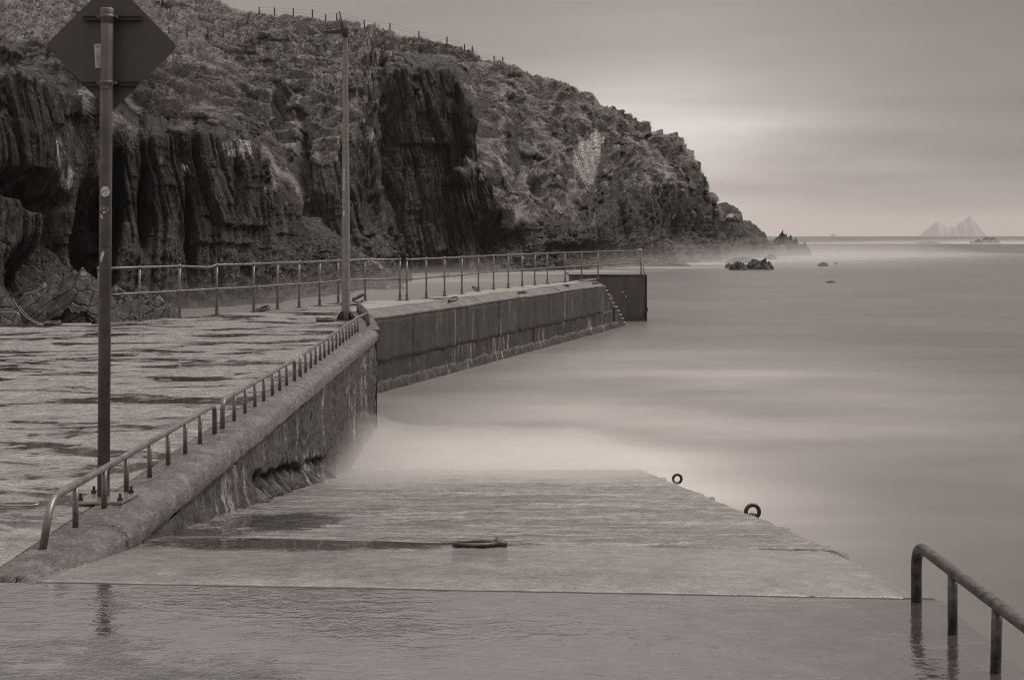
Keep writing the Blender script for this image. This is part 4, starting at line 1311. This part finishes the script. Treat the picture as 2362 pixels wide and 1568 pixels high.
# stickers wrapped on the front of the pole
def wrap(px, py, rx, rz, mat, name, parent, lift=.0008, shape='round', rot=0.0, pts=None):
    """a thin curved patch on the pole surface; rx, rz half sizes in metres"""
    zc = at(0, py, 9.01)[2]; pc_ = pole_at(zc); r_ = .0385 + lift
    xo = at(px, py, 9.01)[0] - pc_.x
    a0 = math.asin(max(-.97, min(.97, xo / r_)))
    if pts is None:
        pts = [(math.cos(2 * math.pi * k_ / 28) * rx, math.sin(2 * math.pi * k_ / 28) * rz) for k_ in range(28)]
    pts = [(p[0] * math.cos(rot) - p[1] * math.sin(rot), p[0] * math.sin(rot) + p[1] * math.cos(rot)) for p in pts]
    def wp(u, v_): a_ = a0 + u / r_; return (pc_.x + r_ * math.sin(a_), pc_.y - r_ * math.cos(a_), zc + v_)
    vs = []; fs = []; rings = 6; n_ = len(pts)
    for i in range(1, rings + 1):
        for p in pts: vs.append(wp(p[0] * i / rings, p[1] * i / rings))
    cidx = len(vs); vs.append(wp(0, 0))
    for i in range(rings - 1):
        for k_ in range(n_): fs.append((i * n_ + k_, i * n_ + (k_ + 1) % n_, (i + 1) * n_ + (k_ + 1) % n_, (i + 1) * n_ + k_))
    for k_ in range(n_): fs.append((cidx, (k_ + 1) % n_, k_))
    return mesh(name, vs, fs, M[mat], parent)
s1 = wrap(242, 442, .030, .0335, 'white', 'sticker', sg); s1['label'] = 'round white sticker with faded dark drawing'
wrap(243, 441, .022, .0022, 'ink', 'faded_print', s1, .0014, rot=R(8)); wrap(236, 443.5, .005, .006, 'ink', 'faded_print', s1, .0014); wrap(249, 437, .004, .004, 'plate', 'faded_print', s1, .0014); wrap(245, 446.5, .011, .0025, 'plate', 'faded_print', s1, .0014)
s2 = wrap(238.5, 482, .029, .016, 'white', 'sticker', sg, rot=R(-20)); s2['label'] = 'black oval sticker with white rim'
wrap(238.5, 482, .026, .0135, 'ink', 'oval_face', s2, .0013, rot=R(-20)); wrap(238, 481.5, .018, .0024, 'white', 'faded_print', s2, .0018, rot=R(-22))
wrap(233.5, 490, .008, .008, 'ink', 'sticker', sg); wrap(240, 490.5, .010, .006, 'white', 'sticker', sg, rot=R(15))
wrap(234, 500, .011, .013, 'white', 'sticker', sg, pts=[(-.013, -.004), (-.004, .018), (-.001, .017), (.012, -.013), (-.003, -.010), (-.002, -.006), (.005, -.007), (-.003, .009), (-.009, -.004)])
s3 = wrap(243, 590, .03, .04, 'pole', 'sticker', sg, pts=[(-.03, -.045), (.03, -.047), (.031, .02), (.02, .045), (.0, .05), (-.02, .04), (-.029, .01)]); s3['label'] = 'torn remains of a square sticker'
wrap(236.5, 591, .01, .03, 'white', 'paper_scrap', s3, .0014, pts=[(-.016, -.036), (-.004, -.034), (.0, -.01), (.008, .0), (.012, .03), (.006, .032), (.003, .02), (-.002, .034), (-.010, .012), (-.017, -.004)])
for kx, ky, s_ in ((249, 586, .009), (246, 596, .008), (251, 602, .007), (240, 572, .006), (247, 570, .007), (243, 604, .005)):
    wrap(kx, ky, s_, s_ * 1.3, 'ink', 'grime_patch', s3, .0013, pts=[(s_ * random.uniform(.4, 1) * math.cos(a_), s_ * 1.4 * random.uniform(.4, 1) * math.sin(a_)) for a_ in np.linspace(0, 6.28, 12)[:-1]])

# ------------------------------------------------------------------ street lamp
lb_ = on_plane(797.5, 738.5); LY = lb_[1]
lp = thing('street_lamp', lb_, 'tall tapered galvanised lamp post on the quay with a flat lamp head', 'street lamp')
ltop = CAMZ - (78 - HY) / F * LY
lx, ly = lb_[0], lb_[1]
m_ = MB(); m_.tube([(lx, ly, DECK + .02), (lx - .003, ly, DECK + 2.6), (lx - .008, ly, ltop - 1.2), (lx - .01, ly, ltop)], [.086, .076, .055, .045], 8); m_.out('pole', M['lamp_pole'], lp)
m_ = MB(); m_.box((lx, ly, DECK + .012), (.42, .42, .022), Matrix.Rotation(R(8), 3, 'Z'), .004); m_.out('base_plate', M['dark'], lp)
for k_ in range(8):
    a_ = 2 * math.pi * k_ / 8 + .2; c_, s_ = math.cos(a_), math.sin(a_); q_ = Vector((-s_, c_, 0)) * .006
    P0 = [Vector((lx + c_ * r_, ly + s_ * r_, z_)) for r_, z_ in ((.075, DECK + .024), (.185, DECK + .024), (.18, DECK + .05), (.095, DECK + .18), (.08, DECK + .18))]
    vs = [tuple(p - q_) for p in P0] + [tuple(p + q_) for p in P0]
    mesh('gusset', vs, [(4, 3, 2, 1, 0), (5, 6, 7, 8, 9)] + [(i, (i + 1) % 5, 5 + (i + 1) % 5, 5 + i) for i in range(5)], M['lamp'], lp)
m_ = MB(); m_.tube([(lx - .01, ly, ltop - .08), (lx - .01, ly, ltop + .10)], .056, 12); m_.out('head_collar', M['dark'], lp, True)
def lh(px, py, dy=0.0): q = at(px, py, LY + dy); return q
# wedge-shaped luminaire: flat underside, humped back, pointing left
prof_px = [(745.5, 75.5), (748, 72), (775, 70), (790, 66.5), (801, 65), (806, 66.5), (801, 76), (795, 78), (753, 79)]
bot = []
vs = []
for dy in (-.17, .17):
    for (a_, c_) in prof_px: vs.append(lh(a_, c_, dy))
n_ = len(prof_px)
m_ = MB(); m_.add(vs, [tuple(range(n_)), tuple(range(2 * n_ - 1, n_ - 1, -1))] + [(i, n_ + i, n_ + (i + 1) % n_, (i + 1) % n_) for i in range(n_)])
head = m_.out('lamp_head', M['lamp'], lp)
a_ = lh(756, 79.6); c_ = lh(790, 79.0)
m_ = MB(); m_.box(((a_[0] + c_[0]) / 2, LY, a_[2] - .005), (c_[0] - a_[0], .26, .014), bev=.004); m_.out('lamp_lens', M['lens'], head)
q = lh(789, 64); m_ = MB(); m_.tube([(q[0], LY, q[2] - .03), (q[0], LY, q[2] + .035)], .03, 12); m_.out('photocell', M['dark'], lp)
q = lh(803, 70); m_ = MB(); m_.ball((q[0], LY - .172, q[2]), .018, 8); m_.out('hinge_bolt', M['galv'], head)
for py_, hh_, nm in ((415, .42, 'number_strip'), (492, .08, 'sticker')):
    q = at(795, py_, LY); rr_ = .066 + (.086 - .06) * 0
    m_ = MB(); m_.box((lx - .03, ly - .0705, q[2]), (.035, .004, hh_)); st = m_.out(nm, M['white'], lp)
    if hh_ > .2:
        m_ = MB()
        for k_ in range(7): m_.box((lx - .03, ly - .0738, q[2] + .16 - .05 * k_), (.018, .002, .022)); m_.box((lx - .03, ly - .0738, q[2] + .135 - .05 * k_), (.004, .002, .028))
        m_.out('faded_print', M['plate'], st)

# ------------------------------------------------------------------ mooring rings
GM = 'iron mooring rings let into the concrete'
def moor(px, py, R_, label, tiltv, eye=(0, 0), h=H, r_=.018, plate_=True, zfun=None):
    """an eye set in the concrete with a ring lying or leaning from it"""
    p = on_plane(px, py, h); z0 = p[2]
    t = thing('mooring_ring', p, label, 'mooring ring', GM)
    u, v_ = Vector(tiltv[0]).normalized(), Vector(tiltv[1]).normalized()
    c = Vector((p[0], p[1], z0 + r_)) + u * R_
    m_ = MB(); m_.ring(c, R_, r_, u, v_, 30, 10); m_.out('ring', M['dark'], t, True)
    m_ = MB(); m_.ring((p[0], p[1], z0 - .01), r_ * 2.6, r_ * .95, Vector((v_.x, v_.y, 0)).normalized() if abs(v_.z) < .9 else (1, 0, 0), (0, 0, 1), 14, 8, arc=(-.1, math.pi + .1)); m_.out('eye', M['dark'], t, True)
    return t
moor(733, 741.5, .15, 'mooring ring lying flat right of its eye, left of the lamp base', ((1, .05, .01), (0, 1, .05)), r_=.03)
moor(594, 718.5, .13, 'mooring ring leaning on the railing foot, halfway along the quay railing', ((1, .1, .25), (.1, 1, .3)), r_=.03)
moor(815, 693, .16, 'mooring ring propped up behind the lamp post foot', ((.9, .2, .45), (-.2, 1, 0)), r_=.028)
moor(1036, 696, .125, 'mooring ring tilted up at the near end of the pier coping', ((.85, .5, .35), (-.4, .9, .2)), r_=.02)
moor(1103, 672, .11, 'mooring ring leaning to the left beside a pier railing post', ((-.8, .1, .5), (.1, 1, .2)), r_=.02)
moor(1196, 677, .12, 'mooring ring lying on the pier coping two thirds along', ((1, .4, .06), (-.4, 1, .1)), r_=.02)
moor(1300, 660, .10, 'smaller mooring ring lying on the pier deck near its end', ((1, .4, .05), (-.4, 1, .1)), r_=.02)
moor(1368, 655, .10, 'farthest mooring ring on the coping at the head of the steps', ((1, .4, .05), (-.4, 1, .1)), r_=.02)
moor(137, 749, .14, 'mooring ring flat on the back edge of the quay before the boulder', ((-1, .05, .02), (0, 1, .05)), r_=.028)
# large ring lying on the slip with its lump-like shackle
ry = 8.52; rz_ = slip_z(ry)
t = thing('mooring_ring', (0, ry, rz_), 'large iron ring lying flat in the middle of the slipway', 'mooring ring', GM)
sl_ = -.128
c_ = Vector(((1095 - CX) / F * ry, ry, rz_ + .012))
m_ = MB(); m_.ring(c_, .128, .0135, (1, 0, 0), (0, 1, sl_), 40, 12); m_.out('ring', M['rail_dark'], t, True)
m_ = MB(); m_.ball((c_.x + .145, ry - .005, rz_ + .012), .05, 14, (1.05, .8, .55)); m_.ring((c_.x + .135, ry, rz_ + .0), .032, .016, (0, 1, 0), (0, 0, 1), 14, 8, arc=(0, math.pi)); m_.out('eye', M['dark'], t, True)
# two upright rings on the seaward edge
for px_, py_, R_, Yr, lab_ in ((1561.5, 1104, .052, 17.35, 'upright iron ring standing at the water end of the slipway edge'), (1735, 1180, .057, 11.75, 'upright iron ring standing halfway down the slipway edge')):
    q = at(px_, py_, Yr)
    t = thing('mooring_ring', (q[0], Yr, slip_z(Yr)), lab_, 'mooring ring', GM)
    m_ = MB(); m_.ring((q[0], Yr, q[2]), R_, .0165, (1, .15, 0), (0, 0, 1), 36, 12); m_.out('ring', M['dark'], t, True)
    m_ = MB(); m_.tube([(q[0], Yr, slip_z(Yr) - .03), (q[0], Yr, q[2] - R_ + .005)], .03, 10); m_.out('eye', M['dark'], t, True)

# pale hoop of hose or wire on the wet quay
q = on_plane(30, 1166)
m_ = MB(); m_.tube([(q[0] + .155 * math.cos(a_) * (1 + .04 * math.sin(3 * a_)), q[1] + .05 * math.sin(a_), DECK + .012 + .004 * math.sin(2 * a_)) for a_ in np.linspace(-2.4, 2.5, 40)], .0045, 8)
tag(m_.out('wire_hoop', M['bright'], None, True), 'thin pale loop of wire lying in a puddle left of the sign foot', 'wire')
# two old cables running from the rocks to the quay edge
for k_, (a_, c_) in enumerate((((30, 690, 33.5), (92, 748, 28.2)), ((44, 705, 33.5), (112, 748.5, 28.3)))):
    p0, p1 = Vector(at(*a_)), Vector(at(*c_))
    m_ = MB(); m_.tube([p0.lerp(p1, t_) + Vector((0, 0, -.12 * math.sin(math.pi * t_))) for t_ in np.linspace(0, 1, 10)], .012, 6)
    tag(m_.out('cable', M['galv'], None, True), ('left one' if k_ == 0 else 'right one') + ' of two slack cables from the left boulder to the quay', 'cable', 'cables on the quay edge')

# ------------------------------------------------------------------ fences on the hill
def foot_at(px, py=None):
    """surface point of the headland: skyline if py is None, else nearest to (px, py)"""
    d = np.abs(B['px'] - px)
    if py is None:
        m__ = (d < 2.5) & (B['V'] > 3)
        if not m__.any(): m__ = d < 6
        k_ = np.where(m__, B['py'], 1e9).argmin()
    else:
        k_ = (d ** 2 + (B['py'] - py) ** 2 + np.where((B['V'] > 3) & (B['V'] < 5.2), 0, 1e6)).argmin()
    return Vector(B['P'].reshape(-1, 3)[k_])
def fence(name, label, posts, group):
    ft = [foot_at(p[0], p[1]) for p in posts]
    t = thing(name, tuple(ft[0]), label, 'fence', group)
    tops = []
    proto = None
    for (px_, py_, hp, ln), p in zip(posts, ft):
        h_ = hp / F * p.y
        m_ = MB(); m_.tube([(0, 0, -.4), (ln * h_, 0, h_)], [.09, .075], 6); m_.out('post', M['wood'], t, False, loc=tuple(p))
        tops.append((p + Vector((ln * h_ * .9, 0, h_ * .9)), p + Vector((ln * h_ * .45, 0, h_ * .45))))
    for lev in (0, 1):
        m_ = MB(); m_.tube([q[lev] for q in tops], .010, 4); m_.out('wire', M['wood'], t)
fence('wire_fence', 'post and wire fence along the skyline of the headland', [
    (600, None, 15, 0), (635, None, 16, 0), (677, None, 17, 0), (718, None, 17, 0), (752, None, 17, 0), (775, None, 17, 0), (789, None, 18, -.3), (840, None, 17, -.08),
    (898, None, 15, 0), (968, None, 14, 0), (1033, None, 15, 0), (1073, None, 14, 0), (1090, None, 15, 0), (1108, None, 6, 0), (1137, None, 11, 0), (1157, None, 10, 0)], 'wire fences on the hill')
fence('wire_fence', 'broken fence of thin posts crossing the slope right of the sign', [
    (390, 78, 15, 0), (431, 86, 22, 0), (478, 92, 26, 0), (515, 84, 19, 0), (537, 67, 16, 0), (549, 69, 19, 0), (568, 54, 22, .35), (580, 98, 16, 0)], 'wire fences on the hill')

# ------------------------------------------------------------------ spray and haze
def mist(name, label, xs_, ys_, zf, dens, nx=110, ny=110, zbot=-.4, layers=(.18, .38, .62, .9, 1.25, 1.7), group=None):
    """spray that thins out upwards: nested lenses of very thin air, the lowest ones shared by all"""
    X, Y = np.meshgrid(np.linspace(*xs_, nx), np.linspace(*ys_, ny), indexing='ij')
    g0, hgt = zf(X, Y)
    idx = np.arange(nx * ny).reshape(nx, ny)
    rim = np.concatenate([idx[:, 0], idx[-1, 1:], idx[-2::-1, -1], idx[0, -2:0:-1]])
    nx_ = np.roll(rim, -1)
    sd__ = np.stack([rim + nx * ny, nx_ + nx * ny, nx_, rim], -1)
    mt = mat_volume(name + '_air', dens / len(layers) * 1.6)
    for q in layers:
        top = np.stack([X, Y, g0 + hgt * q - .02], -1).reshape(-1, 3); bot = np.stack([X, Y, np.full_like(X, zbot - .02 * q)], -1).reshape(-1, 3)
        o = mesh(name, np.concatenate([top, bot]), np.concatenate([grid_faces(nx, ny), grid_faces(nx, ny, True) + nx * ny, sd__]), mt)
        bm = bmesh.new(); bm.from_mesh(o.data); bmesh.ops.recalc_face_normals(bm, faces=bm.faces); bm.to_mesh(o.data); bm.free()
        tag(o, label, kind='stuff')
def slip_mist(X, Y):
    base = np.maximum(slip_zv(Y), 0) * sstep(XR + .25, XR - .05, X)
    g_ = np.exp(-((Y - 20.9) / 3.1) ** 2) * sstep(3.2, .6, X) * (1 + .25 * fbm(X * .7, Y * .7, 3, 3))
    return base * sstep(29, 24, Y), .34 * g_ + .14 * np.exp(-((X + 2.3) / .45) ** 2 - ((Y - 22.5) / 2.6) ** 2)
mist('sea_spray', 'white wash blurred over the foot of the slipway', (-2.42, 4.0), (14.5, 29), slip_mist, .34)
def cove_mist(X, Y):
    return 0 * X, 1.0 * np.exp(-((X + 10 - (Y - 72) * .18) / 6.5) ** 2) * sstep(46, 62, Y) * sstep(132, 112, Y) * (1 + .3 * fbm(X * .1, Y * .1, 3, 8))
mist('sea_mist', 'blurred spray lying in the cove behind the railing', (-24, 14), (42, 134), cove_mist, .012)
def head_mist(X, Y):
    lx_ = 10 + (Y - 145) * .52
    return 0 * X, 1.7 * np.exp(-((X - lx_ - 4) / 16) ** 2) * sstep(128, 150, Y) * sstep(262, 235, Y) * (1 + .35 * fbm(X * .07, Y * .07, 3, 9))
mist('sea_mist', 'blurred spray along the foot of the headland', (-12, 95), (125, 265), head_mist, .014, 80, 80)
def reef_mist(X, Y):
    return 0 * X, 1.6 * np.exp(-((X - 185) / 60) ** 2 - ((Y - 566) / 28) ** 2)
mist('sea_mist', 'blurred surf around the far reef', (60, 330), (500, 640), reef_mist, .012, 50, 40, -.6)
hz = MB(); hz.box((0, 0, (260 - 36) / 2), (44000, 44000, 260 + 36))
tag(hz.out('haze', mat_volume('haze_air', 0.72e-4, (1, .95, .92, 1))), 'pale sea haze filling the air over the whole bay', kind='stuff')
print('tris', sum(len(o.data.loop_triangles) if False else len(o.data.polygons) for o in S.objects if o.type == 'MESH'))
